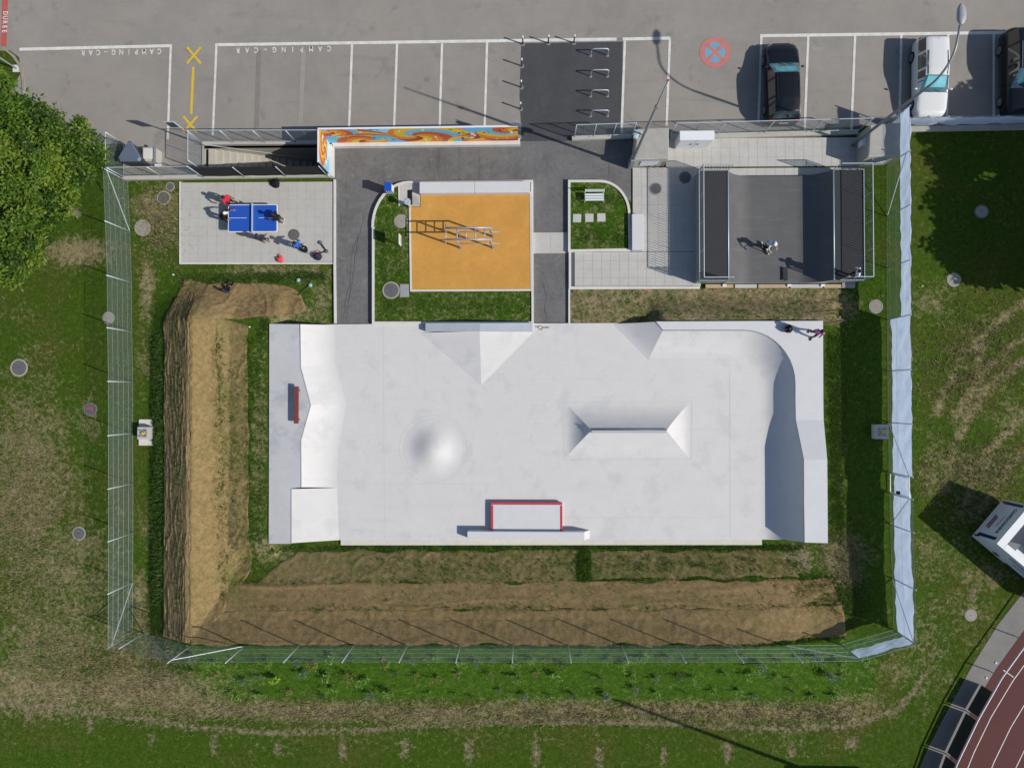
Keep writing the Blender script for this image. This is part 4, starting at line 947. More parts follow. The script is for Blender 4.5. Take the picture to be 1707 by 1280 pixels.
# fences on the car park edge further east
low_wall('short concrete wall under mesh fence beside cycle parking', (P(953, 232.5, 0), P(1052, 229, 0)), 0.24, 0.26)
panel_fence('mesh fence between cycle parking and path', P(957, 231, .2), P(1052, 228, .2), 3, 0.26, 1.75, mid=False)
low_wall('long concrete wall between parked cars and paved terrace', (P(1116, 231, 0), P(1428, 222, 0)), 0.26, 0.22)
panel_fence('long mesh fence between parked cars and terrace', P(1116, 228, .2), P(1428, 220, .2), 4, 0.22, 1.75)
A, B = P(1478, 211.5, 0), P(1800, 206, 0)
wire_fence('wire fence with tarpaulin along car park beside shaded field', [A.lerp(B, i / 4) for i in range(5)], 1.35, wires=(0.1, 2.45))
tarp('crumpled white tarpaulin along the car park fence', A, B, 0.30, 1.30, -0.05, 9, 110)
low_wall('low mossy wall at field edge under tarpaulin fence', (P(1484, 217, 0), P(1800, 211, 0)), 0.3, 0.12, M_rough)
# ------------------------------------------------------------------ mini ramp
M_skate = surface('ramp_board', (0.105, 0.105, 0.105), mott=0.18, blot=1.0, fine=40, grain=0.12, rough=0.55, streak=((0.5, 5, 1), 0.56, (0.16, 0.16, 0.155), 0.5), bmp=0.1)
M_plat = surface('platform_board', (0.033, 0.034, 0.038), mott=0.15, blot=1.5, fine=60, grain=0.2, rough=0.7)
PZ, FZ = 1.30, 0.22
mr = thing('mini_ramp', 'black skate mini ramp with two railed platforms on paved terrace', 'skate ramp', P(1303, 380, 0))
yN, yS = P(1300, 283.5, PZ).y, P(1300, 467, PZ).y
xa, xb, xc, xd = P(1165.5, 380, PZ).x, P(1214, 380, PZ).x, P(1390, 380, PZ).x, P(1440, 380, PZ).x
prof = []; rad = 1.75
tw = math.sqrt(rad ** 2 - (rad - (PZ - FZ)) ** 2)
for i in range(15):
    t = i / 14; a = t * math.acos((rad - (PZ - FZ)) / rad); prof.append((xb + tw - rad * math.sin(math.acos((rad - (PZ - FZ)) / rad) - a), PZ - (PZ - FZ) + rad - rad * math.cos(math.acos((rad - (PZ - FZ)) / rad) - a)))
prof = prof + [(xb + xc - x, z) for x, z in prof[::-1]]
mb = MB(); mb.grid([[(x, yS, z) for x, z in prof], [(x, yN, z) for x, z in prof]]); put('riding_surface', mb, M_skate, mr, smooth=True)
for yy in (yS, yN):
    mb = MB(); mb.grid([[(x, yy, z - 0.004) for x, z in prof], [(x, yy, 0.1) for x, z in prof]]); put('side_panel', mb, M_wall, mr)
for x0_, x1_ in ((xa, xb), (xc, xd)):
    mb = MB(); mb.box(((x0_ + x1_) / 2, (yN + yS) / 2, PZ - 0.03), (x1_ - x0_, yN - yS, 0.06)); put('platform', mb, M_plat, mr)
    mb = MB(); mb.box(((x0_ + x1_) / 2, (yN + yS) / 2, (PZ - .06) / 2 + .02), (x1_ - x0_ - .04, yN - yS - .04, PZ - .06)); put('platform_base', mb, M_galvd, mr)
for x in (xb, xc):
    mb = MB(); mb.tube([(x, yS, PZ + .01), (x, yN, PZ + .01)], 0.035, 8); put('coping', mb, M_galv, mr, smooth=True)
def railing(A, B, n, bars=11, hh=1.05):
    A, B = Vector(A), Vector(B)
    rl = MB(); rl.tube([A + Vector((0, 0, hh)), B + Vector((0, 0, hh))], 0.026, 6); ro = put('railing', rl, M_galv, mr)
    mb = MB(); mb.tube([A + Vector((0, 0, .04)), B + Vector((0, 0, .04))], 0.024, 6); put('bottom_rail', mb, M_galv, ro)
    for i in range(n + 1):
        p = A.lerp(B, i / n); mb = MB(); mb.tube([p + Vector((0, 0, -.1)), p + Vector((0, 0, hh))], 0.024, 6); put('post', mb, M_galv, ro)
    for i in range(n):
        mb = MB()
        for k2 in range(1, bars):
            p = A.lerp(B, (i + k2 / bars) / n); mb.tube([p + Vector((0, 0, .04)), p + Vector((0, 0, hh))], 0.017, 5, False)
        put('infill_bars', mb, M_galvd, ro)
railing((xa, yS, PZ), (xa, yN, PZ), 4); railing((xa, yN, PZ), (xb, yN, PZ), 1, 10); railing((xa, yS, PZ), (xb, yS, PZ), 1, 10)
railing((xd, yS, PZ), (xd, yN, PZ), 4); railing((xc, yN, PZ), (xd, yN, PZ), 1, 10); railing((xc + .3, yS, PZ), (xd, yS, PZ), 1, 8)
M_timber = plain('pale_timber', (0.42, 0.32, 0.2), 0.8, 0, 0.2)
for i, (ua, ub) in enumerate(((1176, 1223), (1225, 1262), (1264, 1316), (1318, 1372), (1374, 1424))):
    mb = MB(); a, b = P(ua, 476.5, .2), P(ub, 476.5, .2); mb.box(((a.x + b.x) / 2, a.y - .02, .14), (b.x - a.x - .02, .2, .12)); put('plinth_block', mb, M_slabtile if i % 2 else M_timber, mr)
for u in (1208, 1316, 1372):
    a = P(u, 475, .3); mb = MB(); mb.box((a.x, a.y - .02, .24), (.2, .12, .09)); put('anchor_plate', mb, M_wpaint, mr)
a = P(1413, 476, .1); mb = MB(); mb.box((a.x, a.y, .14), (.7, .26, .2)); put('step_box', mb, M_galvd, mr)
# skateboard lying on the flat
a = P(1309, 457, FZ + .1); sk = thing('skateboard', 'black skateboard lying on the mini ramp flat', 'skateboard', (a.x, a.y, FZ))
mb = MB(); rows_ = []
for i in range(13):
    t = i / 12 * 2 - 1; w = 0.125 * math.sqrt(max(0.02, 1 - max(0, abs(t) - .72) ** 2 / .085)); zz = FZ + .105 + max(0, abs(t) - .66) * .16; rows_.append([(a.x - w, a.y + t * .38, zz), (a.x + w, a.y + t * .38, zz)])
mb.grid(rows_); dk_ = put('deck', mb, plain('grip_tape', (0.03, 0.035, 0.033), 0.9), sk); s_ = dk_.modifiers.new('thick', 'SOLIDIFY'); s_.thickness = 0.015
for sy in (-.23, .23):
    mb = MB(); mb.box((a.x, a.y + sy, FZ + .07), (.16, .05, .05)); tk = put('truck', mb, M_galvd, sk)
    for sx in (-.09, .09):
        mb = MB(); mb.tube([(a.x + sx - .02, a.y + sy, FZ + .03), (a.x + sx + .02, a.y + sy, FZ + .03)], .03, 12); put('wheel', mb, M_wpaint, tk)

# ------------------------------------------------------------------ shelter heads and cabinets
def block(label, base, z, recess=True):
    """concrete shelter head: base polygon px on the ground, top slightly inset"""
    g = [P(u, v, 0) for u, v in base]; cx_ = sum(p.x for p in g) / 4; cy_ = sum(p.y for p in g) / 4
    T = thing('shelter_head', label, 'concrete block', (cx_, cy_, 0)); mb = MB(); mb.prism([(p.x, p.y) for p in g], -.05, z); put('body', mb, M_wall, T, bevel=0.03)
    mb = MB(); mb.prism([(p.x * .94 + cx_ * .06, p.y * .94 + cy_ * .06) for p in g], z, z + .02); put('roof_slab', mb, M_rough, T)
    S0, S1 = g[0], g[1]; d = (S1 - S0); mb = MB(); c2 = S0.lerp(S1, .5); mb.box((c2.x, c2.y - .012, z * .52), (d.length * .55, .03, z * .5), math.atan2(d.y, d.x)); gr = put('vent_grille', mb, M_galvd, T)
    for i in range(7):
        m2 = MB(); m2.box((c2.x, c2.y - .035, z * .3 + i * z * .075), (d.length * .53, .03, .02), math.atan2(d.y, d.x)); put('louvre', m2, M_galv, gr)
    return T
block('rough grey concrete shelter head beside tall lamp post and terrace', [(1051, 279.5), (1107, 277.5), (1107, 228), (1056, 230)], 1.35)
block('grey concrete shelter head with white box beside tarpaulin corner', [(1425, 277), (1476, 275), (1478, 222), (1428, 226)], 1.55)
# electric cabinet
a, b = P(1124.5, 249, .1), P(1178, 249, .1); zt = 1.62; cb = thing('electric_cabinet', 'white metal electric cabinet with two doors against the wall', 'cabinet', ((a.x + b.x) / 2, a.y, .1))
cx_, wd_ = (a.x + b.x) / 2, b.x - a.x; mb = MB(); mb.box((cx_, a.y + .21, .1 + (zt - .1) / 2), (wd_, .42, zt - .1)); put('body', mb, M_wpaint, cb, bevel=.01)
mb = MB(); mb.box((cx_, a.y + .20, zt + .02), (wd_ + .06, .50, .05)); put('roof', mb, M_wpaint, cb, bevel=.01)
for s in (-1, 1):
    mb = MB(); mb.box((cx_ + s * wd_ * .245, a.y - .008, .9), (wd_ * .47, .02, 1.35)); dr = put('door', mb, M_wpaint, cb); mb = MB(); mb.box((cx_ + s * wd_ * .1, a.y - .035, .95), (.05, .04, .12)); put('handle', mb, M_black, dr)
a = P(1440, 241, 1.2); mb = MB(); p = P(1428, 247, 0); q_ = thing('meter_box', 'small white box fixed to the shaded side of shelter head', 'cabinet', (p.x, p.y, .5))
mb.box((p.x - .12, p.y, .95), (.24, .5, .5)); put('case', mb, M_wpaint, q_, bevel=.01); m2 = MB(); m2.box((p.x - .125, p.y, 1.21), (.29, .55, .025)); put('lid', m2, M_wpaint, q_)
# white block seats
def seat_block(label, u0, v0, u1, v1, z, zb, split=None, grp=None):
    a, b = P(u0, v1, z), P(u1, v0, z); T = thing('seat_block', label, 'seat block', ((a.x + b.x) / 2, (a.y + b.y) / 2, zb), grp); xs_ = [a.x, b.x] if not split else [a.x, P(split, v0, z).x, b.x]
    for x0_, x1_ in zip(xs_[:-1], xs_[1:]):
        mb = MB(); mb.box(((x0_ + x1_) / 2, (a.y + b.y) / 2, (z + zb) / 2), (x1_ - x0_ - .012, b.y - a.y, z - zb)); put('block', mb, M_white, T, bevel=.02)
    return T
sb_ = seat_block('long white concrete seat wall beside the orange court', 699, 302, 884, 322, .66, .1, 791)
seat_block('white concrete seat block between small lawn and terrace', 1053.5, 356.5, 1072.5, 416.5, .55, .05)
for u, sl_ in ((955, 'pale stepping stone beside the kerb of the small lawn'), (975.5, 'pale stepping stone in the middle of the row of three'), (995.5, 'pale stepping stone nearest the white seat block')):
    a = P(u + 6.8, 364 - (u - 955) * .03, .2); mb = MB(); mb.box((a.x, a.y, .2), (.46, .46, .05), random.uniform(-.03, .03))
    solo('stepping_stone', mb, M_slabtile, (a.x, a.y, .17), sl_, 'paving stone', 'stepping stones in the small lawn', bevel=.012)
# park bench facing the stepping stones
a, b = P(974, 338, .25), P(1005, 337, .25); bn = thing('park_bench', 'white slatted park bench on the small lawn', 'bench', ((a.x + b.x) / 2, a.y, .2)); M_slat = plain('white_wood', (0.62, 0.64, 0.66), .6, 0, .05)
for i in range(3):
    mb = MB(); mb.box(((a.x + b.x) / 2, a.y + .06 + i * .14, .62), (1.0, .11, .04)); put('seat_slat', mb, M_slat, bn, bevel=.006)
for i in range(2):
    mb = MB(); mb.box(((a.x + b.x) / 2, a.y + .47 + i * .03, .82 + i * .16), (1.0, .03, .12)); put('back_slat', mb, M_slat, bn, bevel=.006)
for x in (a.x, b.x):
    mb = MB(); mb.tube([(x, a.y, .15), (x, a.y + .0, .6), (x, a.y + .42, .6), (x, a.y + .52, 1.06)], .022, 6); mb.tube([(x, a.y + .40, .15), (x, a.y + .42, .6)], .022, 6); put('side_frame', mb, M_galv, bn, smooth=True)

# ------------------------------------------------------------------ fitness bars on the orange court
CZ = .24; TZ = 2.38; fb = thing('fitness_bars', 'grey steel monkey bar frame with dip bars on orange court', 'fitness frame', P(794, 404, CZ))
xL, xR = P(767, 404, CZ).x, P(821, 404, CZ).x; yF, yB = P(794, 413, CZ).y, P(794, 394.5, CZ).y; xO = P(743, 390, TZ).x; M_bar = plain('grey_bar_steel', (0.36, 0.38, 0.43), .4, .3, .05)
for x in (xL, xR):
    for y in (yF, yB):
        mb = MB(); mb.tube([(x, y, CZ - .05), (x, y, TZ)], .05, 10); po = put('post', mb, M_bar, fb, smooth=True); mb = MB(); mb.tube([(x, y, CZ), (x, y, CZ + .03)], .09, 10); put('foot', mb, M_galvd, po)
for y in (yF, yB):
    mb = MB(); mb.tube([(xO, y, TZ), (xR + .03, y, TZ)], .045, 10); put('top_rail', mb, M_bar, fb, smooth=True)
    mb = MB(); mb.tube([(xL, y, 1.35), (xR + .45, y, 1.35)], .022, 8); put('dip_bar', mb, M_bar, fb, smooth=True)
mb = MB(); mb.tube([(xO, yF - .22, TZ), (xO, yB + .22, TZ)], .028, 8); put('end_bar', mb, M_bar, fb, smooth=True)
for i in range(4):
    x = xL + (xR - xL) * (i * .27 + .02); mb = MB(); mb.tube([(x, yF, TZ), (x, yB, TZ)], .028, 8); put('rung', mb, M_bar, fb, smooth=True)

# fountain, bin, signs
p = P(683, 343, .24); fo = thing('drinking_fountain', 'slim stone drinking fountain with steel basin beside seat wall', 'fountain', p)
mb = MB(); mb.lathe(p, [(.15, 0), (.12, .1), (.10, .55), (.11, .78), (.13, .82)], 4); put('pillar', mb, M_rough, fo); mb = MB(); mb.lathe(p + Vector((0, 0, .82)), [(.16, 0), (.19, .05), (.17, .06), (.05, .03)], 16); put('basin', mb, M_galv, fo, smooth=True); mb = MB(); mb.tube([p + Vector((0, .12, .85)), p + Vector((0, .12, 1.0)), p + Vector((0, .04, 1.03))], .014, 6); put('spout', mb, M_galv, fo)
a = P(688, 342.5, .25); b = P(701, 327, .25); mb = MB(); mb.prism([(a.x, a.y), (b.x - .02, a.y), (b.x - .12, a.y + .25), (b.x - .25, b.y), (a.x, b.y)], .24, .255); solo('drain_slab', mb, M_rough, (a.x, a.y, .24), 'rough stone splash slab at the drinking fountain', 'paving stone')
p = P(653, 321, .2); bi = thing('waste_bin', 'blue litter bin with white front on the lawn bed corner', 'bin', p); mb = MB(); mb.box(p + Vector((0, 0, .35)), (.08, .08, .8)); put('post', mb, M_steel, bi)
mb = MB(); mb.box(p + Vector((0, 0, .72)), (.36, .40, .72)); put('body', mb, M_binblue, bi, bevel=.02); mb = MB(); mb.box(p + Vector((0, .0, 1.11)), (.40, .46, .06)); put('lid', mb, M_binblue, bi, bevel=.015)
mb = MB(); mb.box(p + Vector((.19, 0, .74)), (.012, .34, .6)); put('front_panel', mb, M_wpaint, bi)
for i in range(3):
    mb = MB(); mb.box(p + Vector((-.11 + i * .11, -.207, .7)), (.035, .012, .62)); put('stripe', mb, M_wpaint, bi)
p = P(672.5, 412, .2); si = thing('info_sign', 'white notice board on a post beside orange court', 'sign', p); mb = MB(); mb.tube([p, p + Vector((0, .1, 1.0))], .025, 8); put('post', mb, M_galvd, si); mb = MB(); mb.box(p + Vector((0.03, .12, 1.25)), (.03, .56, .62)); put('board', mb, M_wpaint, si)
for k2 in range(5):
    mb = MB(); mb.box(p + Vector((0.047, .12, 1.05 + k2 * .09)), (.004, .4 - .05 * (k2 % 2), .025)); put('text_line', mb, M_galvd, si)
p = P(337, 240, 0); bs_ = thing('board_sign', 'dark board sign on a tall pole at stairwell gate', 'sign', p); mb = MB(); mb.tube([p, p + Vector((0, 0, 3.3))], .03, 8); put('post', mb, M_galv, bs_)
mb = MB(); mb.box(p + Vector((-.22, -.04, 3.0)), (.46, .03, .75)); put('board', mb, plain('dark_sign', (0.05, 0.06, 0.065), .5), bs_)
for dx, dz, sx, sz in ((0, .39, .52, .03), (0, -.39, .52, .03), (-.245, 0, .03, .75), (.245, 0, .03, .75)):
    mb = MB(); mb.box(p + Vector((-.22 + dx, -.045, 3.0 + dz)), (sx, .05, sz)); put('frame', mb, M_galv, bs_)
# bins by the enclosure
p = P(240, 271, 0); rc = thing('recycling_container', 'slate blue three sided recycling container by mesh fence', 'container', p); tri = lambda r, rot: [(p.x + r * math.cos(R(rot + a)), p.y + r * math.sin(R(rot + a))) for a in (82, 98, 202, 218, 322, 338)]
mb = MB(); t0, t1 = tri(.48, 0), tri(.66, 0); mb.add([(x, y, 0) for x, y in t0] + [(x, y, 1.45) for x, y in t1], [tuple(range(6))[::-1], tuple(range(6, 12))] + [(i, (i + 1) % 6, 6 + (i + 1) % 6, 6 + i) for i in range(6)]); put('body', mb, plain('slate_body', (0.035, 0.035, 0.04), .6), rc, bevel=.02)
mb = MB(); t2 = tri(.70, 0); t3 = tri(.6, 0); mb.add([(x, y, 1.45) for x, y in t2] + [(x, y, 1.56) for x, y in t3], [tuple(range(6))[::-1], tuple(range(6, 12))] + [(i, (i + 1) % 6, 6 + (i + 1) % 6, 6 + i) for i in range(6)]); put('lid', mb, plain('slate_lid', (0.105, 0.135, 0.185), .5), rc)
p = P(260, 268, 0); gb = thing('grit_bin', 'weathered beige concrete bin with grey rim by mesh fence', 'bin', p); mb = MB(); mb.box(p + Vector((0, .1, .4)), (.72, .78, .8)); put('body', mb, M_wall, gb, bevel=.03)
mb = MB(); mb.box(p + Vector((-.03, .12, .82)), (.52, .6, .06)); put('lid', mb, M_kerb, gb, bevel=.02); mb = MB(); mb.box(p + Vector((.36, .1, .83)), (.1, .9, .1)); put('rim', mb, M_galvd, gb)
p = P(264, 273, .0); mb = MB(); mb.box(p + Vector((0.05, -.08, .18)), (.3, .24, .36), .5); solo('paper_bag', mb, M_wpaint, p, 'white paper bag beside the beige concrete bin', 'bag', bevel=.04)
# bollards and cycle stands
bo = None
for (u, v) in ((871.5, 74), (914, 72.5), (956.5, 72), (870, 110.5), (869, 146), (868, 182)):
    p = P(u, v, .02)
    if bo is None:
        bo = thing('bollard', 'slim dark bollard on the white line heading cycle parking', 'bollard', p, 'bollards around the cycle parking'); mb = MB(); mb.tube([p, p + Vector((0, 0, .85))], .04, 10); put('post', mb, M_steel, bo, smooth=True)
        mb = MB(); mb.tube([p + Vector((0, 0, .70)), p + Vector((0, 0, .9))], .045, 10); put('white_top', mb, M_wpaint, bo, smooth=True); mb = MB(); mb.lathe(p, [(.13, 0), (.12, .012)], 14); put('foot_ring', mb, M_ghost2, bo)
    else: dup(bo, p, 0, None if v < 80 else 'slim dark bollard between the bays and dark cycle parking')
rk = None
for v in (93, 127.5, 160.5, 193.5):
    p = P(998.5, v, .02)
    if rk is None:
        rk = thing('cycle_stand', 'galvanised steel hoop cycle stand on dark asphalt', 'cycle stand', p, 'cycle stands in a row on dark asphalt'); w = .47
        mb = MB(); mb.tube([p + Vector((-w, 0, 0)), p + Vector((-w, 0, .66)), p + Vector((-w + .05, 0, .75)), p + Vector((-w + .14, 0, .8)), p + Vector((w - .14, 0, .8)), p + Vector((w - .05, 0, .75)), p + Vector((w, 0, .66)), p + Vector((w, 0, 0))], .03, 8); put('hoop', mb, M_galv, rk, smooth=True)
        for s in (-w, w):
            mb = MB(); mb.lathe(p + Vector((s, 0, 0)), [(.09, 0), (.08, .015)], 12); put('foot_plate', mb, M_galvd, rk)
    else: dup(rk, p)

# manhole covers
M_mh = surface('cover_concrete', (0.29, 0.27, 0.235), mott=.15, blot=4, fine=30, grain=.2); M_mhd = surface('cover_iron', (0.115, 0.115, 0.115), mott=.15, blot=4, fine=30, grain=.2)
M_mhr = plain('cover_ring', (0.33, 0.31, 0.26), .9, 0, .25, 5); M_mhr2 = plain('cover_ring_dark', (0.17, 0.165, 0.15), .9)
for (u, v, r, z, lab, cm, rm) in ((273, 330, 12, 0, 'worn round manhole cover between trodden lawn and stairwell', M_mhd, M_mhr), (284, 311.5, 7.5, 0, 'smallest round manhole cover below the stairwell wall', M_mhd, M_mhr), (238, 380, 14, 0, 'large beige round manhole cover beside wire fence', M_mh, M_mhr),
        (181, 530, 10.5, 0, 'pale round manhole cover half under the wire fence', M_mh, M_mh), (32, 613, 15, 0, 'grey round manhole cover with wide rim in open field', M_mhd, M_mhr), (151, 682, 11.5, 0, 'round manhole cover marked with red paint', M_mhd, M_mhr2), (132, 889, 11.5, 0, 'dark round manhole cover with white rim in field', M_mhd, M_mhr),
        (668.5, 369, 11.5, .2, 'pale round manhole cover beside the orange court', M_mh, M_mhr), (652, 484, 14.5, .2, 'dark round manhole cover beside square inspection lid', M_mhd, M_mhr), (490, 391.5, 9.5, .07, 'grey round manhole cover set in table tennis pad', M_mhd, M_mhd),
        (1093, 315, 10.5, .1, 'iron round manhole cover on terrace in striped railing shadow', M_mhd, M_mhr), (1142, 296, 10, .1, 'iron round manhole cover on terrace in ramp shadow', M_mhd, M_mhr2), (1460, 511, 11.5, 0, 'round manhole cover between mini ramp and tarpaulin fence', M_mh, M_mhr),
        (1590, 466.5, 11.5, 0, 'beige round manhole cover at edge of tree shade', M_mh, M_mhr), (1636, 353, 11.5, 0, 'round manhole cover in the deep tree shade', M_mh, M_mhr2), (1618, 1025, 10, 0, 'beige round manhole cover near the running track', M_mh, M_mh)):
    p = P(u, v, z); rr = r / 30; T = thing('manhole_cover', lab, 'manhole cover', p, 'manhole covers'); mb = MB(); mb.lathe(p, [(rr, -.05), (rr, .02), (rr * .84, .024), (rr * .84, .01)], 32); put('ring', mb, rm, T)
    mb = MB(); mb.lathe(p, [(rr * .82, .0), (rr * .82, .022), (rr * .4, .026), (.0, .027)], 32); cv = put('lid', mb, cm, T); mb = MB(); mb.box(p + Vector((0, 0, .03)), (.05, .03, .006)); put('lifting_slot', mb, M_black, cv)
    if 'red' in lab:
        m2 = MB(); m2.box(p + Vector((-.02, .06, .031)), (.34, .055, .004), .12); m2.box(p + Vector((.12, -.0, .0315)), (.05, .16, .004), .12); m2.box(p + Vector((-.02, .0, .0315)), (.05, .14, .004), .12); put('paint_mark', m2, plain('red_spray', (.6, .07, .07), .8), cv)
p = P(674, 484.5, .2); T = thing('inspection_lid', 'square grey inspection lid in the lawn bed', 'manhole cover', p); mb = MB(); mb.box(p + Vector((0, 0, .01)), (.5, .72, .05)); put('frame', mb, M_mhr, T, bevel=.01); mb = MB(); mb.box(p + Vector((0, 0, .035)), (.40, .6, .02)); put('lid', mb, plain('zinc_lid', (.36, .37, .40), .5, .3), T)
# mast foundations
def footing(label, u, v, wx_, wy_, h, base=None):
    p = P(u, v, 0); T = thing('mast_footing', label, 'foundation block', p); 
    if base: mb = MB(); mb.box((p.x - .1, p.y + base[2], .06), (base[0], base[1], .14)); put('base_slab', mb, M_kerb, T, bevel=.01)
    mb = MB(); mb.box((p.x, p.y, h / 2), (wx_, wy_, h)); put('block', mb, M_slabtile, T, bevel=.02)
    mb = MB(); mb.lathe((p.x, p.y, h), [(.22, 0), (.22, .012), (.1, .012)], 16); put('flange', mb, M_galvd, T)
    for sx in (-.17, .17):
        for sy in (-.17, .17): mb = MB(); mb.tube([(p.x + sx, p.y + sy, h), (p.x + sx, p.y + sy, h + .12)], .025, 6); put('anchor_bolt', mb, M_steel, T)
    mb = MB(); mb.tube([(p.x, p.y, h), (p.x + .02, p.y, h + .1)], .075, 10); mb.tube([(p.x + .02, p.y, h + .08), (p.x + .12, p.y + .03, h + .09)], .05, 8); put('conduit_cap', mb, plain('yellow_plastic', (.72, .45, .02), .5), T)
footing('pale concrete mast footing on wide slab by west fence', 248.5, 721, .68, .68, .62, (.84, 1.46, .02)); footing('grey concrete mast footing shaded by tarpaulin fence', 1463.5, 719, .72, .78, .45)

# ------------------------------------------------------------------ lamp posts
p = P(1050, 278, 0); l1 = thing('lamp_post', 'tall tapered steel mast beside the rough shelter head', 'lamp post', p); mb = MB(); mb.tube([p, p + Vector((0, 0, 8.3)), p + Vector((0, 0, 8.32)), p + Vector((0, 0, 11.0))], [.085, .065, .045, .03], 12); put('pole', mb, M_galvd, l1, smooth=True)
mb = MB(); mb.box(p + Vector((0, 0, 8.3)), (.13, .13, .2)); put('joint', mb, plain('tan_joint', (.3, .22, .13), .6), l1); mb = MB(); mb.ball(p + Vector((0, 0, 11.03)), .05, 8, 6); put('beacon', mb, M_red, l1)
mb = MB(); mb.box(p + Vector((0, 0, .7)), (.26, .3, 1.3)); put('base_box', mb, M_galvd, l1, bevel=.02)
mb = MB(); mb.tube([p + Vector((-.45, 0, 4.9)), p + Vector((.1, 0, 4.9))], .03, 6); ar = put('arm', mb, M_galv, l1)
for dx, dy, dz in ((-.42, -.1, 5.0), (-.22, .12, 4.75), (-.4, .16, 4.75)):
    mb = MB(); mb.box(p + Vector((dx, dy, dz)), (.2, .26, .2), dx); put('floodlight', mb, M_galv, l1, bevel=.03)
p = P(1420, 243, 0); l2 = thing('street_lamp', 'curved arm street lamp rising over the parked cars', 'street lamp', p); pts = [p, p + Vector((0, 0, 7.6))] + [p + Vector((.02 * k_, 0 + (1.15 * (1 - math.cos(R(k_ * 9)))) , 7.6 + 1.9 * math.sin(R(k_ * 9)))) for k_ in range(1, 10)] + [p + Vector((.25, 1.75, 9.62))]
mb = MB(); mb.tube(pts, [.09, .06] + [.05] * 9 + [.045], 10); put('pole', mb, M_galvd, l2, smooth=True); e_ = p + Vector((.28, 2.15, 9.68)); mb = MB()
rows_ = []
for i in range(9):
    t = i / 8; w = [.05, .14, .19, .2, .2, .19, .17, .13, .05][i]; h_ = [.04, .1, .13, .14, .13, .12, .1, .07, .03][i]; yy = -.42 + t * .9
    rows_.append([e_ + Vector((w * math.cos(2 * math.pi * k_ / 12), yy, h_ * max(-.4, math.sin(2 * math.pi * k_ / 12)))) for k_ in range(13)])
mb.grid(rows_); put('lamp_head', mb, plain('lamp_grey', (.33, .34, .36), .5), l2, smooth=True); mb = MB(); mb.box(e_ + Vector((.02, .1, -.05)), (.26, .5, .03)); put('lens', mb, plain('lamp_lens', (.7, .7, .68), .2), l2)
p = P(28, 115, 0); l3 = thing('sign_pole', 'leaning grey pole on the grass corner by red lane', 'pole', p); mb = MB(); mb.tube([p, p + Vector((-.02, 0, 4.2))], .05, 8); put('shaft', mb, M_galv, l3, smooth=True); mb = MB(); mb.box(p + Vector((0, 0, .02)), (.4, .4, .06)); put('foot', mb, M_kerb, l3); mb = MB(); mb.box(p + Vector((-.02, -.05, 3.9)), (.5, .03, .5)); put('panel', mb, M_galvd, l3)
# trackside barrier
bpts = [P(u, v, 0) for u, v in ((1790, 935), (1742, 985), (1690, 1059), (1648, 1117), (1610, 1184), (1576, 1255), (1553, 1320))]
br = thing('track_barrier', 'white rail barrier with dark banners along running track', 'barrier', bpts[3])
for p in bpts: mb = MB(); mb.tube([p, p + Vector((0, 0, 1.08))], .03, 8); put('post', mb, M_galvd, br)
mb = MB(); mb.tube([p + Vector((0, 0, 1.1)) for p in bpts], .035, 8); put('top_rail', mb, M_wpaint, br, smooth=True)
for i in (3, 4, 5): put('banner', sheet_v(bpts[i].lerp(bpts[i + 1], .04 if i != 3 else .35), bpts[i].lerp(bpts[i + 1], .96), .08, .98), plain('dark_banner', (.03, .035, .03), .6), br, fix=False)
# ------------------------------------------------------------------ cars
def interp(ctrl, t):
    xs_ = [c_[0] for c_ in ctrl]; ys_ = [c_[1] for c_ in ctrl]; return float(np.interp(t, xs_, ys_))
def smooth_interp(ctrl, t, w=0.018): return sum(interp(ctrl, t + k_ * w) for k_ in (-1, -.5, 0, .5, 1)) / 5
M_glassd = glass_mat('dark_car_glass', (0.012, 0.014, 0.016)); M_screen = glass_mat('windscreen_glass', (0.05, 0.13, 0.16)); M_tyre = plain('tyre_rubber', (0.012, 0.012, 0.013), .85); M_rim = plain('alloy_rim', (.42, .43, .45), .3, .8)
M_tail = plain('tail_lamp_red', (.42, .012, .015), .25, 0, .02); M_head = plain('head_lamp', (.20, .22, .24), .15, .2, .02); M_plate = plain('number_plate', (.7, .7, .68), .5); M_skyrefl = plain('painted_sky_reflection', (.12, .40, .46), .35, .2, .35, 3, fine=9); M_trim = plain('chrome_trim', (.6, .6, .62), .25, .8, .02)
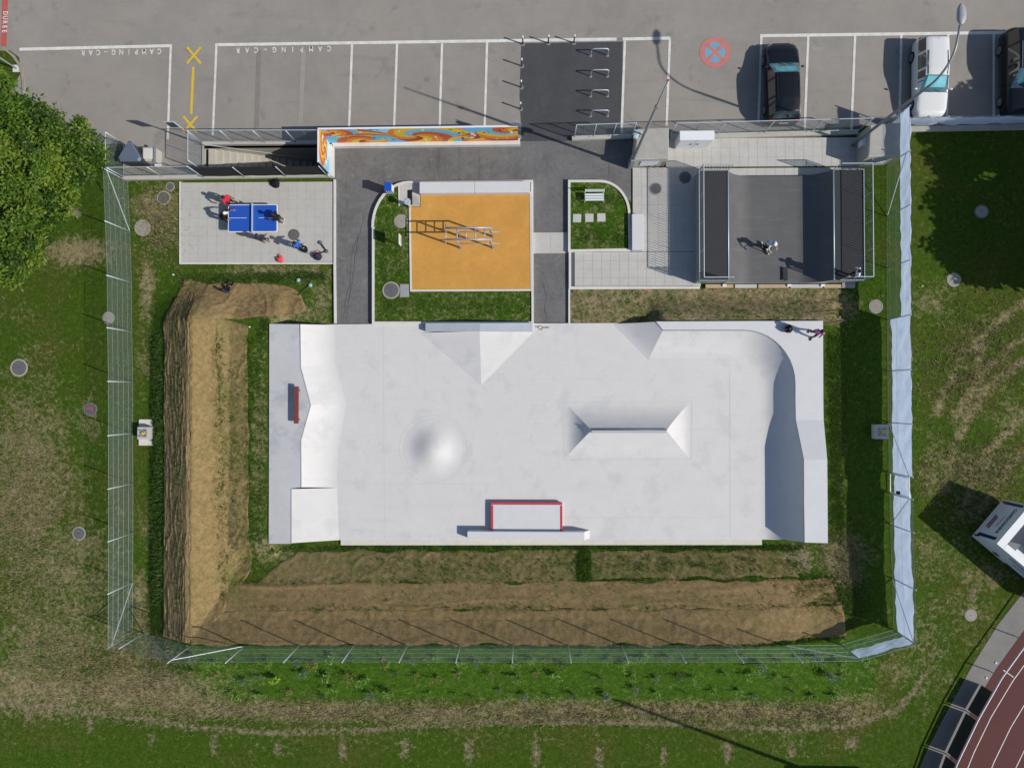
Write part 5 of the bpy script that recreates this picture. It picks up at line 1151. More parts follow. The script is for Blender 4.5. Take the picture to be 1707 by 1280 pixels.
def car(label, u, v, head, L, W, top, belt, paint, kind, extra=()):
    p = P(u, v, .75); p = Vector((p.x, p.y, .02)); T = thing('parked_car', label, 'car', p, 'cars parked in the marked bays', head)
    h = L / 2; hw = W / 2
    hwc = [(-1, .80), (-.96, .90), (-.85, .97), (-.4, 1), (.4, 1), (.75, .97), (.88, .90), (.95, .78), (1, .58)] if kind != 'wagon' else [(-1, .84), (-.97, .93), (-.85, .98), (-.4, 1), (.5, 1), (.8, .97), (.92, .90), (.97, .82), (1, .70)]
    N = 66; st_ = [(-1 + 2 * i / N) for i in range(N + 1)]; secs = []
    for t in st_:
        w = hw * smooth_interp(hwc, t, .012); zt = smooth_interp(top, t); zb = smooth_interp(belt, t); cab = max(0.0, min(1.0, (zt - zb - .10) / .34))
        wt = w * (.90 - .16 * cab); zr = zt - .035 - .03 * cab
        sec = [(w * .93, .20), (w * .985, .30), (w, .52), (w * .99, zb - .05), (w * .965, zb), (wt + (w * .965 - wt) * .5 * (1 if cab > .05 else .4), zb + (zr - zb) * (.5 if cab > .05 else .7)), (wt, zr), (wt * .82, zt - .012), (wt * .4, zt), (0, zt + .004)]
        secs.append(sec)
    def region(i, k_):
        t = (st_[i] + st_[i + 1]) / 2; zt = smooth_interp(top, t); zb = smooth_interp(belt, t)
        if k_ >= 6:
            if ws0 < t < ws1 and not (k_ == 6 and False): return 'ws'
            if rw0 < t < rw1: return 'rw'
        if k_ in (4, 5) and rw1 - .02 < t < ws0 + .12 and zt - zb > .26:
            for pc in pillars:
                if abs(t - pc) < .022: return 'body'
            return 'side'
        return 'body'
    ws0, ws1, rw0, rw1, pillars = extra['ws'][0], extra['ws'][1], extra['rw'][0], extra['rw'][1], extra['pil']
    R_ = {'body': MB(), 'ws': MB(), 'rw': MB(), 'sideL': MB(), 'sideR': MB()}
    for i in range(N):
        for k_ in range(9):
            rg = region(i, k_)
            for sgn in (-1, 1):
                q = [(sgn * secs[i][k_][0], st_[i] * h, secs[i][k_][1]), (sgn * secs[i + 1][k_][0], st_[i + 1] * h, secs[i + 1][k_][1]), (sgn * secs[i + 1][k_ + 1][0], st_[i + 1] * h, secs[i + 1][k_ + 1][1]), (sgn * secs[i][k_ + 1][0], st_[i] * h, secs[i][k_ + 1][1])]
                if sgn > 0: q = q[::-1]
                R_[rg if rg != 'side' else ('sideL' if sgn < 0 else 'sideR')].add(q, [(0, 1, 2, 3)])
    for e_, idx in ((0, 0), (N, N)):
        s2 = secs[idx]; ring = [(-a, st_[idx] * h, b) for a, b in s2] + [(a, st_[idx] * h, b) for a, b in s2[::-1][1:]]; R_['body'].add(ring, [tuple(range(len(ring)))])
    def fin(nm, mb, m, par):
        me = mesh_of(nm, mb, m); bm = bmesh.new(); bm.from_mesh(me); bmesh.ops.remove_doubles(bm, verts=bm.verts, dist=.0008); bmesh.ops.recalc_face_normals(bm, faces=bm.faces); bm.to_mesh(me); bm.free(); soften(me, 40)
        o = bpy.data.objects.new(nm, me); COL.objects.link(o); o.parent = par; ORIG[o.name] = Vector((0, 0, 0)); return o
    body = fin('body', R_['body'], paint, T); fin('windscreen', R_['ws'], M_screen, T); fin('rear_window', R_['rw'], M_glassd, T); fin('side_window', R_['sideL'], M_glassd, T); fin('side_window', R_['sideR'], M_glassd, T)
    L_ = lambda nm, mb, m, par=T, **kw: put(nm, mb, m, par, local=True, **kw)
    mb = MB(); mb.box((0, 0, .24), (W * .9, L * .93, .16)); L_('underbody', mb, M_black)
    for sx in (-1, 1):
        for yy in (-.60 * h, .62 * h):
            x = sx * (hw - .09); mb = MB(); mb.tube([(x - .11, yy, .31), (x - .09, yy, .31), (x + .09, yy, .31), (x + .11, yy, .31)], [.27, .315, .315, .27], 24); wh = L_('wheel', mb, M_tyre, smooth=True)
            mb = MB(); mb.tube([(x + sx * .10, yy, .31), (x + sx * .118, yy, .31)], .2, 20); L_('rim', mb, M_rim, wh)
            for a in range(5):
                mb = MB(); mb.box((x + sx * .121, yy + .1 * math.cos(a * 1.2566), .31 + .1 * math.sin(a * 1.2566)), (.012, .035, .035)); L_('rim_hole', mb, M_black, wh)
        my = (ws1 * .75 + ws0 * .25) * h; mb = MB(); mb.ball((sx * (hw + .10), my, belt_z(belt, .2) + .06), .1, 10, 8, (1.0, .55, .7)); L_('mirror', mb, paint, smooth=True)
        mb = MB(); mb.box((sx * hw * .72, h * .915, .66), (.26, .16, .10), -sx * .5); L_('headlight', mb, M_head, bevel=.03)
        mb = MB(); mb.box((sx * hw * .74, -h * .955, .90), (.27, .16, .16), sx * .35); L_('taillight', mb, M_tail, bevel=.03)
        mb = MB(); mb.tube([(sx * hw * .60, -.55 * h, smooth_interp(top, -.55) + .0), (sx * hw * .63, -.2 * h, smooth_interp(top, -.2) + .01), (sx * hw * .60, .05 * h, smooth_interp(top, .05) + .0)], .016, 6); L_('roof_rail', mb, extra.get('trim', M_black))
    mb = MB(); mb.box((0, -h * .995, .70), (.5, .03, .11)); L_('number_plate', mb, M_plate); mb = MB(); mb.box((0, h * .995, .46), (.5, .03, .11)); L_('number_plate', mb, M_plate)
    mb = MB(); mb.box((0, h * .985, .52), (W * .5, .06, .16)); L_('grille', mb, M_black)
    for sx in (-.32, .12):
        mb = MB(); mb.tube([(sx, ws1 * h, smooth_interp(top, ws1) + .02), (sx + .34, ws1 * h - .1, smooth_interp(top, ws1 - .05) + .03)], .012, 5); L_('wiper', mb, M_black)
    if extra.get('shade'):  # teal sheet that paints the sky's reflection onto the windscreen
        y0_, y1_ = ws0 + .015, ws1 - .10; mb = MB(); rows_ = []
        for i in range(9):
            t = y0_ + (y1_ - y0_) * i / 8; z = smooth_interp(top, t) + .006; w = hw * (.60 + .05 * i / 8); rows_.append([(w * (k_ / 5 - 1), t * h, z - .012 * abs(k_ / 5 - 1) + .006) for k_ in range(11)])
        mb.grid(rows_); L_('painted_reflection', mb, M_skyrefl, smooth=True)
    mb = MB(); mb.tube([(0, extra['ant'] * h, smooth_interp(top, extra['ant'])), (0, extra['ant'] * h - .1, smooth_interp(top, extra['ant']) + .22)], .007, 5); L_('antenna', mb, M_black)
    return T
def belt_z(belt, t): return smooth_interp(belt, t)
def paint_mat(name, col, metal=.0, rough=.3):
    m = plain(name, col, rough, metal, .015, 2, .35, 1.0 if col[0] > .1 else .35); m.node_tree.nodes['Principled BSDF'].inputs['Coat Roughness'].default_value = .06; return m
top_h = [(-1, .70), (-.965, .98), (-.90, 1.18), (-.82, 1.40), (-.5, 1.49), (-.05, 1.51), (.12, 1.46), (.40, 1.04), (.45, 1.01), (.8, .86), (.95, .72), (1, .55)]
belt_h = [(-1, .68), (-.9, .92), (-.5, .95), (.3, .91), (.42, .92), (.8, .80), (1, .52)]
car('black hatchback parked with red tail lamps towards the fence', 1305, 138, R(1), 4.45, 1.80, top_h, belt_h, paint_mat('black_car_paint', (.006, .007, .009)), 'hatch', dict(ws=(.13, .41), rw=(-.95, -.83), pil=(-.45, .0), ant=-.7, shade=True))  # shade key lays the painted sky reflection on this windscreen
top_w = [(-1, .80), (-.985, 1.0), (-.94, 1.36), (-.88, 1.42), (-.5, 1.45), (-.1, 1.45), (.06, 1.41), (.40, 1.0), (.46, .97), (.9, .84), (.97, .74), (1, .58)]
car('white estate car parked nose to the tarpaulin fence', 1552, 130, R(179), 4.25, 1.68, top_w, [(-1, .78), (-.95, .92), (.3, .90), (.46, .90), (.9, .78), (1, .55)], paint_mat('white_car_paint', (.68, .68, .66)), 'wagon', dict(ws=(.07, .42), rw=(-.985, -.90), pil=(-.55, -.12, .12), ant=-.84, shade=True))  # shade key: painted sky reflection here too
top_s = [(-1, .75), (-.985, 1.0), (-.92, 1.45), (-.85, 1.58), (-.5, 1.66), (-.1, 1.66), (.06, 1.60), (.40, 1.10), (.46, 1.06), (.85, .95), (.97, .82), (1, .6)]
car('dark sport utility car with chrome window trim beside the white estate', 1704, 121, R(180), 4.65, 1.88, top_s, [(-1, .73), (-.95, 1.0), (.3, .99), (.46, .99), (.85, .88), (1, .58)], paint_mat('dark_car_paint', (.010, .012, .014)), 'wagon', dict(ws=(.07, .42), rw=(-.97, -.87), pil=(-.55, -.12, .12), ant=-.84, trim=M_trim))

# ------------------------------------------------------------------ white truck body on the field
c0 = P(1620, 893, .32); c1 = P(1672, 832, .32); ax = (c1 - c0).normalized(); ay = Vector((ax.y, -ax.x, 0)); wdt = (c1 - c0).length; ln = 6.2; zb_, zt_ = .32, 2.35
tr = thing('delivery_truck', 'white box truck with dark lettering parked on the grass', 'truck', (c0.x, c0.y, 0)); M_truck = plain('truck_white', (.62, .64, .66), .45, 0, .03); M_navy = plain('navy_trim', (.012, .03, .085), .4)
def tp(a, b, z): return c0 + ax * a + ay * b + Vector((0, 0, z - c0.z))
def tbox(nm, a0, a1, b0, b1, z0, z1, m, bev=0.0):
    mb = MB(); mb.add([tp(a, b, z) for z in (z0, z1) for b in (b0, b1) for a in (a0, a1)], [(0, 2, 3, 1), (4, 5, 7, 6), (0, 1, 5, 4), (2, 6, 7, 3), (0, 4, 6, 2), (1, 3, 7, 5)]); return put(nm, mb, m, tr, bevel=bev)
tbox('rear_wall', 0, wdt, 0, .07, zb_, zt_, M_truck); tbox('side_wall', 0, .07, .07, ln, zb_, zt_, M_truck); tbox('side_wall', wdt - .07, wdt, .07, ln, zb_, zt_, M_truck); tbox('front_wall', .07, wdt - .07, ln - .07, ln, zb_, zt_, M_truck); tbox('floor', .07, wdt - .07, .07, ln - .07, .55, .7, M_truck)
tbox('roof_strip', .0, wdt, .0, .42, zt_ + .002, zt_ + .05, M_truck, .01); tbox('roof_strip', 0, .34, .425, ln, zt_ + .002, zt_ + .05, M_truck, .01); tbox('inner_shelf', .42, 1.0, 1.5, 5.8, .7, 1.55, M_truck); tbox('roof_flap', .95, wdt, 1.55, ln, zt_ - .3, zt_ - .24, M_truck)
tbox('corner_trim', .16, .34, -.02, .0, zb_ + .3, zt_ - .25, M_navy, .0); tbox('corner_trim', wdt - .26, wdt - .1, -.02, .0, zb_ + .3, zt_ - .25, M_navy); tbox('tail_lamp', .08, .16, -.03, .0, zb_ + .12, zb_ + .5, M_black); tbox('tail_lamp', wdt - .2, wdt - .1, -.03, 0, zb_ + .12, zb_ + .5, M_tail)
tbox('side_skirt', -.02, 0, 2.2, 4.8, zb_ + .05, zb_ + .3, M_navy); tbox('side_vent', -.02, 0, 1.2, 1.5, zb_ + .25, zb_ + .55, M_black)
for b in (1.1, 4.6):
    for a in (.18, wdt - .18): mb = MB(); mb.tube([tp(a - .12, b, .38), tp(a + .12, b, .38)], .38, 20); put('wheel', mb, M_tyre, tr, smooth=True)
M_let = plain('truck_lettering', (.02, .03, .06), .5); M_stampr = plain('faded_red_print', (.20, .08, .09), .6)
text_mesh('CHARDONNENS', .33, M_let, 'lettering', tp(wdt * .53, -.012, 1.78), (tuple(-ax), (0, 0, 1), tuple(-ay)), tr, .66)
text_mesh('TRANSPORTS', .13, M_galvd, 'lettering', tp(wdt * .50, -.012, 1.42), (tuple(-ax), (0, 0, 1), tuple(-ay)), tr)
for i in range(3):
    tbox('red_print', wdt * .30 - .1 * i * .3, wdt * .62 - .06 * i, -.011, -.002, .72 + i * .12, .80 + i * .12, M_stampr)
text_mesh('CHARDONNENS', .34, M_let, 'lettering', tp(-.012, 2.6, 1.85), (tuple(ay), (0, 0, 1), tuple(-ax)), tr); tbox('red_print', -.011, -.002, 2.0, 3.3, 1.25, 1.36, M_stampr)

# ------------------------------------------------------------------ trees
M_bark = plain('tree_bark', (.21, .175, .12), .9, 0, .25, 6, bmp=.5)
LEAFT = {}
def tree(name, label, base, height, rx, ry, zc, rz_, nclump, nleaf, mats, seed, leaf=(.20, .075), center=None):
    rs_ = np.random.default_rng(seed); T = thing(name, label, 'tree', base, None); C = Vector(center) if center else base + Vector((0, 0, zc)); trunk = MB()
    trunk.tube([base + Vector((0, 0, -.2)), base + Vector((.05, 0, 1.2)), base.lerp(C, .5) + Vector((0, 0, .0)), C], [.30, .24, .19, .12], 10)
    clumps = []
    while len(clumps) < nclump:
        d = rs_.normal(size=3); d /= np.linalg.norm(d); r = rs_.uniform(.45, 1.0) ** .5; 
        if d[2] < -.55: continue
        n_ = 1 + .22 * mnoise.noise(Vector((d[0] * 2.2, d[1] * 2.2, d[2] * 2.2 + seed))) * 1.6
        clumps.append(C + Vector((d[0] * rx * r * n_, d[1] * ry * r * n_, d[2] * rz_ * r * n_)))
    for i in range(0, nclump, max(1, nclump // 60)):
        q = clumps[i]; s = base.lerp(C, rs_.uniform(.45, .95)); mid = s.lerp(q, .5) + Vector(rs_.normal(size=3) * .25); trunk.tube([s, mid, q], [.085, .055, .02], 5, False)
    put('trunk', trunk, M_bark, T, smooth=True)
    V = np.zeros((nclump * nleaf * 4, 3), np.float32); F = []; mi = []; idx = 0
    for q in clumps:
        cr = rs_.uniform(.30, .66); m_ = int(rs_.integers(0, len(mats)))
        for _ in range(nleaf):
            o_ = rs_.normal(size=3); o_ *= cr * rs_.uniform(.3, 1.0) / np.linalg.norm(o_); o_[2] *= .65
            dr = rs_.normal(size=3); dr[2] = dr[2] * .45 - .25; dr += o_ * 1.2; dr /= np.linalg.norm(dr); sd = np.cross(dr, rs_.normal(size=3) * .5 + np.array([0, 0, 1])); sd /= np.linalg.norm(sd)
            l_, w_ = leaf[0] * rs_.uniform(.7, 1.3), leaf[1] * rs_.uniform(.7, 1.3); a = np.array(q) + o_ - np.array(base)
            V[idx] = a; V[idx + 1] = a + dr * l_ * .5 + sd * w_; V[idx + 2] = a + dr * l_; V[idx + 3] = a + dr * l_ * .5 - sd * w_; F.append((idx, idx + 1, idx + 2, idx + 3)); mi.append(m_ if rs_.random() < .75 else int(rs_.integers(0, len(mats)))); idx += 4
    me = bpy.data.meshes.new('crown'); me.from_pydata(V[:idx].tolist(), [], F); [me.materials.append(m_) for m_ in mats]; me.polygons.foreach_set('material_index', mi); me.update()
    o = bpy.data.objects.new('crown', me); COL.objects.link(o); o.parent = T; return T
LM = [leaf_mat('leaf_mid', (.060, .125, .012), (.115, .205, .020), .35), leaf_mat('leaf_bright', (.12, .20, .016), (.24, .32, .04), .35), leaf_mat('leaf_deep', (.024, .060, .008), (.055, .115, .016), .35)]
tb = P(128, 356, 0)
tree('broadleaf_tree', 'large leafy green tree overhanging the fence and car park corner', tb, 8, 4.9, 5.0, 5.3, 2.3, 640, 108, LM, 3, (.21, .048), center=(tb.x - 1.75, tb.y + .75, 5.3))
# trees beyond the right edge of the picture, whose shade lies on the field and the bays
for i, (u, v, hgt, rx_, ry_, zc_) in enumerate(((1862, 356, 9, 3.6, 4.4, 5.6), (1800, 462, 6.5, 2.0, 2.2, 4.4), (1842, 268, 8, 2.2, 1.6, 5.0))):
    b_ = P(u, v, 0); tree('broadleaf_tree', ['tall shade tree standing beyond the tarpaulin fence', 'smaller shade tree beyond the field manholes', 'slim shade tree standing beyond the parked cars'][i], b_, hgt, rx_, ry_, zc_, 2.4 if i != 1 else 1.6, 230, 34, LM, 20 + i, (.34, .13))
# clubhouse with a mast beyond the lower edge: its shadow reaches the field
hp = P(1480, 1345, 0); ch = thing('clubhouse', 'small flat roofed clubhouse with mast beyond the field edge', 'building', hp); mb = MB(); mb.box(hp + Vector((0, -.6, 1.5)), (3.4, 2.6, 3.0)); put('wall', mb, M_wall, ch); mb = MB(); mb.box(hp + Vector((0, -.6, 3.1)), (3.9, 3.0, .2)); put('roof', mb, M_galvd, ch)
mb = MB(); mb.box(hp + Vector((-1.72, -.6, 1.05)), (.06, .9, 2.1)); put('door', mb, M_rust, ch); mb = MB(); mb.tube([hp + Vector((-.6, .6, 3.1)), hp + Vector((-.6, .6, 13.6))], [.12, .07], 8); put('mast', mb, M_galv, ch)

# ------------------------------------------------------------------ shrubs on the planted bank
SH = []; M_stem = plain('shrub_stem', (.13, .10, .06), .9)
def shrub(seed, h_, rr, nl, m, leaf):
    rs_ = np.random.default_rng(seed); T = thing('planted_shrub', 'x', 'shrub', (0, 0, 0), 'young shrubs planted on the bank below the fence'); st_m = MB(); V = []; F = []; i = 0
    for _ in range(6):
        a = rs_.uniform(0, 6.28); tip = np.array([math.cos(a) * rr * rs_.uniform(.3, 1), math.sin(a) * rr * rs_.uniform(.3, 1), h_ * rs_.uniform(.6, 1)]); st_m.tube([(0, 0, -.05), tuple(tip * .5 + np.array([0, 0, .08])), tuple(tip)], [.014, .009, .004], 4, False)
        for _k in range(nl):
            t = rs_.uniform(.35, 1.05); c_ = tip * t + rs_.normal(size=3) * rr * .16; d = rs_.normal(size=3); d[2] *= .5; d /= np.linalg.norm(d); s = np.cross(d, rs_.normal(size=3) * .5 + np.array([0, 0, 1])); s /= np.linalg.norm(s); l_ = leaf * rs_.uniform(.7, 1.3)
            V += [tuple(c_), tuple(c_ + d * l_ * .5 + s * l_ * .3), tuple(c_ + d * l_), tuple(c_ + d * l_ * .5 - s * l_ * .3)]; F.append((i, i + 1, i + 2, i + 3)); i += 4
    put('stem', st_m, M_stem, T, local=True); mb = MB(); mb.v = V; mb.f = F; put('foliage', mb, m, T, local=True, fix=False); return T
SM = [leaf_mat('shrub_grey_green', (.08, .13, .07), (.18, .24, .14)), leaf_mat('shrub_green', (.08, .18, .02), (.20, .34, .05)), leaf_mat('shrub_olive', (.13, .15, .03), (.27, .27, .07)), leaf_mat('shrub_dark', (.02, .04, .015), (.06, .075, .03)), leaf_mat('shrub_lime', (.16, .30, .015), (.30, .46, .04))]
SL = ['grey green young shrub', 'leafy green young shrub', 'yellowish young shrub', 'dark sparse young shrub', 'bright lime young shrub']
SROW = [' in the row under the wire fence', ' in the middle row of the planted bank', ' in the row beside the worn strip']
proto = []
for i in range(10):
    k_ = [0, 1, 2, 3, 1, 0, 2, 1, 3, 4][i]; t_ = shrub(50 + i, [.95, .8, .75, .65, 1.1, .85, .9, .65, .8, .8][i], [.46, .38, .34, .34, .42, .38, .36, .32, .36, .2][i], [30, 26, 18, 14, 26, 32, 20, 20, 16, 40][i], SM[k_], [.09, .10, .09, .07, .1, .08, .09, .1, .07, .11][i]); t_['label'] = SL[k_]; proto.append(t_)
spots = []
for row, (v, st_, ph) in enumerate(((1098, 31, 0), (1126, 38, 12), (1152, 42, 25))):
    u = 320 + ph
    while u < 1445 - row * 10: spots.append((u + random.uniform(-9, 9), v + random.uniform(-7, 7), row)); u += st_ * random.uniform(.75, 1.3)
KIND = [0, 1, 2, 3, 1, 0, 2, 1, 3, 4]
for i, (u, v, row) in enumerate(spots):
    p = gpt(u, v, -.02); k_ = random.choice([0, 1, 2, 3, 4, 5, 6, 7, 8]) if i != 40 else 9
    if i < 9: k_ = i
    o = proto[k_]
    if i < 9 or k_ == 9: o.location = p; o.rotation_euler = (0, 0, random.uniform(0, 6.28)); sc_ = random.uniform(.8, 1.2); o.scale = (sc_, sc_, sc_)
    else: sc_ = random.uniform(.5, 1.12); o = dup(o, p, random.uniform(0, 6.28), None, (sc_, sc_, sc_))
    o['label'] = SL[KIND[k_]] + SROW[row]
# ------------------------------------------------------------------ table tennis table
TH = .07; a, b = P(380, 387, TH + .76), P(462.5, 341, TH + .76); cx_, cy_ = (a.x + b.x) / 2, (a.y + b.y) / 2; tl, tw_ = 2.74, 1.525
tt = thing('table_tennis_table', 'blue outdoor table tennis table with white border and net', 'table', (cx_, cy_, TH)); zz = TH + .76
def rrect(l, w, r, n=5):
    out = []
    for sx, sy, a0 in ((1, 1, 0), (-1, 1, 90), (-1, -1, 180), (1, -1, 270)):
        for i in range(n + 1): t = R(a0 + 90 * i / n); out.append((cx_ + sx * (l / 2 - r) + r * math.cos(t), cy_ + sy * (w / 2 - r) + r * math.sin(t)))
    return out
mb = MB(); mb.prism(rrect(tl, tw_, .09), zz - .05, zz); put('border', mb, M_wpaint, tt)
for s in (-1, 1):
    mb = MB(); pts = [(min(x, cx_ - .002) if s < 0 else max(x, cx_ + .002), y) for x, y in rrect(tl - .08, tw_ - .08, .07)]; o_ = []
    for q in pts:
        if not o_ or (abs(q[0] - o_[-1][0]) + abs(q[1] - o_[-1][1])) > 1e-4: o_.append(q)
    mb.prism(o_, zz - .01, zz + .003); tp_ = put('playing_half', mb, M_tblue, tt)
    mb = MB(); mb.box((cx_ + s * .82, cy_ + .02, zz + .0045), (.98, .022, .002)); put('centre_line', mb, M_wpaint, tp_)
mb = MB(); mb.box((cx_, cy_, zz + .08), (.035, tw_ + .1, .155)); put('net', mb, plain('net_plate', (.42, .50, .55), .5, .2), tt)
for sx in (-.85, .85):
    mb = MB(); mb.box((cx_ + sx, cy_, TH + .36), (.16, 1.0, .72)); put('leg', mb, M_galvd, tt, bevel=.02)

# ------------------------------------------------------------------ people
SKIN = [plain('skin_light', (.45, .27, .19), .6), plain('skin_tan', (.30, .16, .10), .6), plain('skin_brown', (.12, .06, .04), .6)]
HAIR = plain('hair_black', (.008, .007, .007), .6, bmp=.4, fine=80); HAIRB = plain('hair_brown', (.035, .02, .012), .6, bmp=.4, fine=80); EYE = plain('eye_dark', (.02, .015, .012), .3); LIP = plain('lip', (.28, .10, .09), .5)
def cloth(name, c_): return plain(name, c_, .85, 0, .1, 6, .2, 0, .3)
def person(label, loc, face, H, pose, top, bottom, shoe, skin=1, hair=HAIR, sleeve=.5, trouser=1.0, headwear=None, long_hair=False):
    """one continuous remeshed body; pose gives joints in metres for a 1.7 m figure facing +y"""
    k_ = H / 1.70
    J = dict(pelvis=(0, 0, .93), chest=(0, .01, 1.27), neck=(0, 0, 1.45), head=(0, .02, 1.60), shL=(-.18, 0, 1.40), shR=(.18, 0, 1.40), elL=(-.24, .02, 1.12), elR=(.24, .02, 1.12), haL=(-.25, .12, .90), haR=(.25, .12, .90),
             hiL=(-.09, 0, .90), hiR=(.09, 0, .90), knL=(-.10, .04, .49), knR=(.10, .04, .49), anL=(-.10, 0, .08), anR=(.10, 0, .08), toL=(-.12, .17, .035), toR=(.12, .17, .035)); J.update(pose)
    J = {q: Vector(w_) * k_ for q, w_ in J.items()}; segs = []   # (a, ra, b, rb, region)
    def sg(a, ra, b, rb, reg): segs.append((Vector(a), ra * k_, Vector(b), rb * k_, reg))
    mid = J['pelvis'].lerp(J['chest'], .5)
    for s in (-.055, .055):
        o = Vector((s * k_, 0, 0)); sg(J['pelvis'] + o, .105, mid + o, .095, 'top' if trouser else 'top'); sg(mid + o, .095, J['chest'] + o * 1.3, .112, 'top')
    sg(J['shL'], .062, J['chest'], .11, 'top'); sg(J['shR'], .062, J['chest'], .11, 'top'); sg(J['shL'], .062, J['neck'], .06, 'top'); sg(J['shR'], .062, J['neck'], .06, 'top'); sg(J['chest'], .10, J['neck'], .07, 'top')
    sg(J['neck'], .055, J['head'] - Vector((0, .01, .03)) * k_, .055, 'skin')
    hd = J['head']; up = (hd - J['neck']).normalized(); fw = Vector((0, 1, 0)); fw = (fw - up * fw.dot(up)).normalized(); rt = fw.cross(up)
    sg(hd - up * .055 * k_ + fw * .02 * k_, .070, hd + up * .045 * k_, .092, 'skin'); sg(hd + fw * .095 * k_ - up * .005 * k_, .012, hd + fw * .108 * k_ - up * .03 * k_, .017, 'skin')
    for s in (-1, 1): sg(hd + rt * s * .085 * k_ + up * .01 * k_, .018, hd + rt * s * .09 * k_ - up * .025 * k_, .014, 'skin')
    sg(J['pelvis'], .12, J['hiL'], .10, 'bottom'); sg(J['pelvis'], .12, J['hiR'], .10, 'bottom')
    for s in 'LR':
        el = J['sh' + s].lerp(J['el' + s], sleeve * 2 if sleeve < .5 else 1.0)
        sg(J['sh' + s], .058, J['el' + s], .045, 'arm'); sg(J['el' + s], .043, J['ha' + s], .029, 'fore')
        d = (J['ha' + s] - J['el' + s]).normalized(); side_ = d.cross(Vector((0, 0, 1))); side_ = side_.normalized() if side_.length > .1 else Vector((1, 0, 0)); pm = J['ha' + s] + d * .07 * k_
        sg(J['ha' + s], .030, pm, .034, 'hand'); nrm = side_.cross(d)
        for f_, (off, ln_) in enumerate(((-.028, .062), (-.010, .075), (.010, .07), (.027, .055))):
            r0 = pm + side_ * off * k_ + d * .015 * k_; r1 = r0 + d * ln_ * .55 * k_ - nrm * .012 * k_; r2 = r1 + d * ln_ * .42 * k_ - nrm * .03 * k_; sg(r0, .0105, r1, .010, 'hand'); sg(r1, .010, r2, .009, 'hand')
        r0 = J['ha' + s] + d * .03 * k_ + side_ * (-.028 if s == 'L' else .028) * k_; r1 = r0 + (d * .6 + side_ * (-.8 if s == 'L' else .8)) * .045 * k_; sg(r0, .013, r1, .0115, 'hand'); sg(r1, .0115, r1 + d * .03 * k_, .0105, 'hand')
        sg(J['hi' + s], .092, J['kn' + s], .062, 'thigh'); sg(J['kn' + s], .060, J['an' + s], .040, 'shin'); sg(J['an' + s], .045, J['to' + s], .036, 'shoe'); sg(J['an' + s] - Vector((0, .03, .02)) * k_, .04, J['an' + s], .045, 'shoe')
    mb = MB()
    for a, ra, b, rb, reg in segs:
        mb.ball(a, ra, 10, 8); mb.ball(b, rb, 10, 8)
        if (b - a).length > 1e-4: mb.tube([a, b], [ra, rb], 12)
    T = thing('person', label, 'person', loc, None, face)
    me = mesh_of('body', mb, SKIN[skin]); o = bpy.data.objects.new('body', me); COL.objects.link(o); rm = o.modifiers.new('rm', 'REMESH'); rm.mode = 'VOXEL'; rm.voxel_size = .0105 * k_; sm_ = o.modifiers.new('sm', 'SMOOTH'); sm_.factor = .5; sm_.iterations = 2
    bpy.context.view_layer.update(); me2 = bpy.data.meshes.new_from_object(o.evaluated_get(bpy.context.evaluated_depsgraph_get())); o.modifiers.clear(); o.data = me2; me2.name = 'body'; o.parent = T
    me2.materials.clear(); [me2.materials.append(m) for m in (SKIN[skin], top, bottom, shoe)]
    C = np.empty(len(me2.polygons) * 3, np.float32); me2.polygons.foreach_get('center', C); C = C.reshape(-1, 3); best = np.full(len(C), 1e9); mi = np.zeros(len(C), np.int32)
    regs = {'skin': 0, 'hand': 0, 'top': 1, 'bottom': 2, 'shoe': 3}
    for a, ra, b, rb, reg in segs:
        a_, b_ = np.array(a), np.array(b); d = b_ - a_; t = np.clip(((C - a_) @ d) / (d @ d + 1e-9), 0, 1); dist = np.linalg.norm(C - a_ - t[:, None] * d, axis=1) - (ra + (rb - ra) * t)
        if reg == 'arm': id_ = np.where(t < min(1, sleeve * 2), 1, 0)
        elif reg == 'fore': id_ = np.where(t < max(0, sleeve - .5) * 2, 1, 0)
        elif reg == 'thigh': id_ = np.where(t < min(1, trouser * 2), 2, 0)
        elif reg == 'shin': id_ = np.where(t < max(0, trouser - .5) * 2, 2, 0)
        else: id_ = np.full(len(C), regs[reg])
        up_ = dist < best - .0005; mi[up_] = id_[up_]; best[up_] = dist[up_]
    me2.polygons.foreach_set('material_index', mi); me2.polygons.foreach_set('use_smooth', [True] * len(mi)); me2.update()
    # hair or headwear, eyes, mouth
    hb = MB(); rows_ = []
    Mh = Matrix((rt, fw, up)).transposed()
    for i in range(9):
        ph = R(92 - i * 14.5)
        rows_.append([hd + Mh @ (Vector((math.cos(ph) * math.cos(a2) * .100, math.cos(ph) * math.sin(a2) * .108 - .008, max(math.sin(ph), -.25 - .3 * (math.sin(a2) < 0) + .75 * max(0, math.sin(a2))) * .112 + .032)) * k_) for a2 in [2 * math.pi * q / 18 for q in range(19)]])
    hb.grid(rows_); put('helmet' if headwear == 'helmet' else ('cap' if headwear else 'hair'), hb, {'helmet': M_wpaint, 'cap': plain('cream_cap', (.72, .66, .52), .8)}.get(headwear, hair), T, local=True, smooth=True)
    if headwear == 'cap': mb = MB(); mb.ball(hd + fw * .11 * k_ + up * .05 * k_, .08 * k_, 10, 6, (1, .9, .12)); put('visor', mb, plain('cream_cap', (.72, .66, .52), .8), T, local=True, smooth=True)
    if headwear == 'helmet' or long_hair: mb = MB(); mb.ball(hd - fw * .07 * k_ - up * .04 * k_, .085 * k_, 10, 8, (1, .7, 1.15)); put('hair', mb, hair, T, local=True, smooth=True)
    for s in (-1, 1): mb = MB(); mb.ball(hd + fw * .086 * k_ + rt * s * .032 * k_ + up * .012 * k_, .011 * k_, 8, 6); put('eye', mb, EYE, T, local=True)
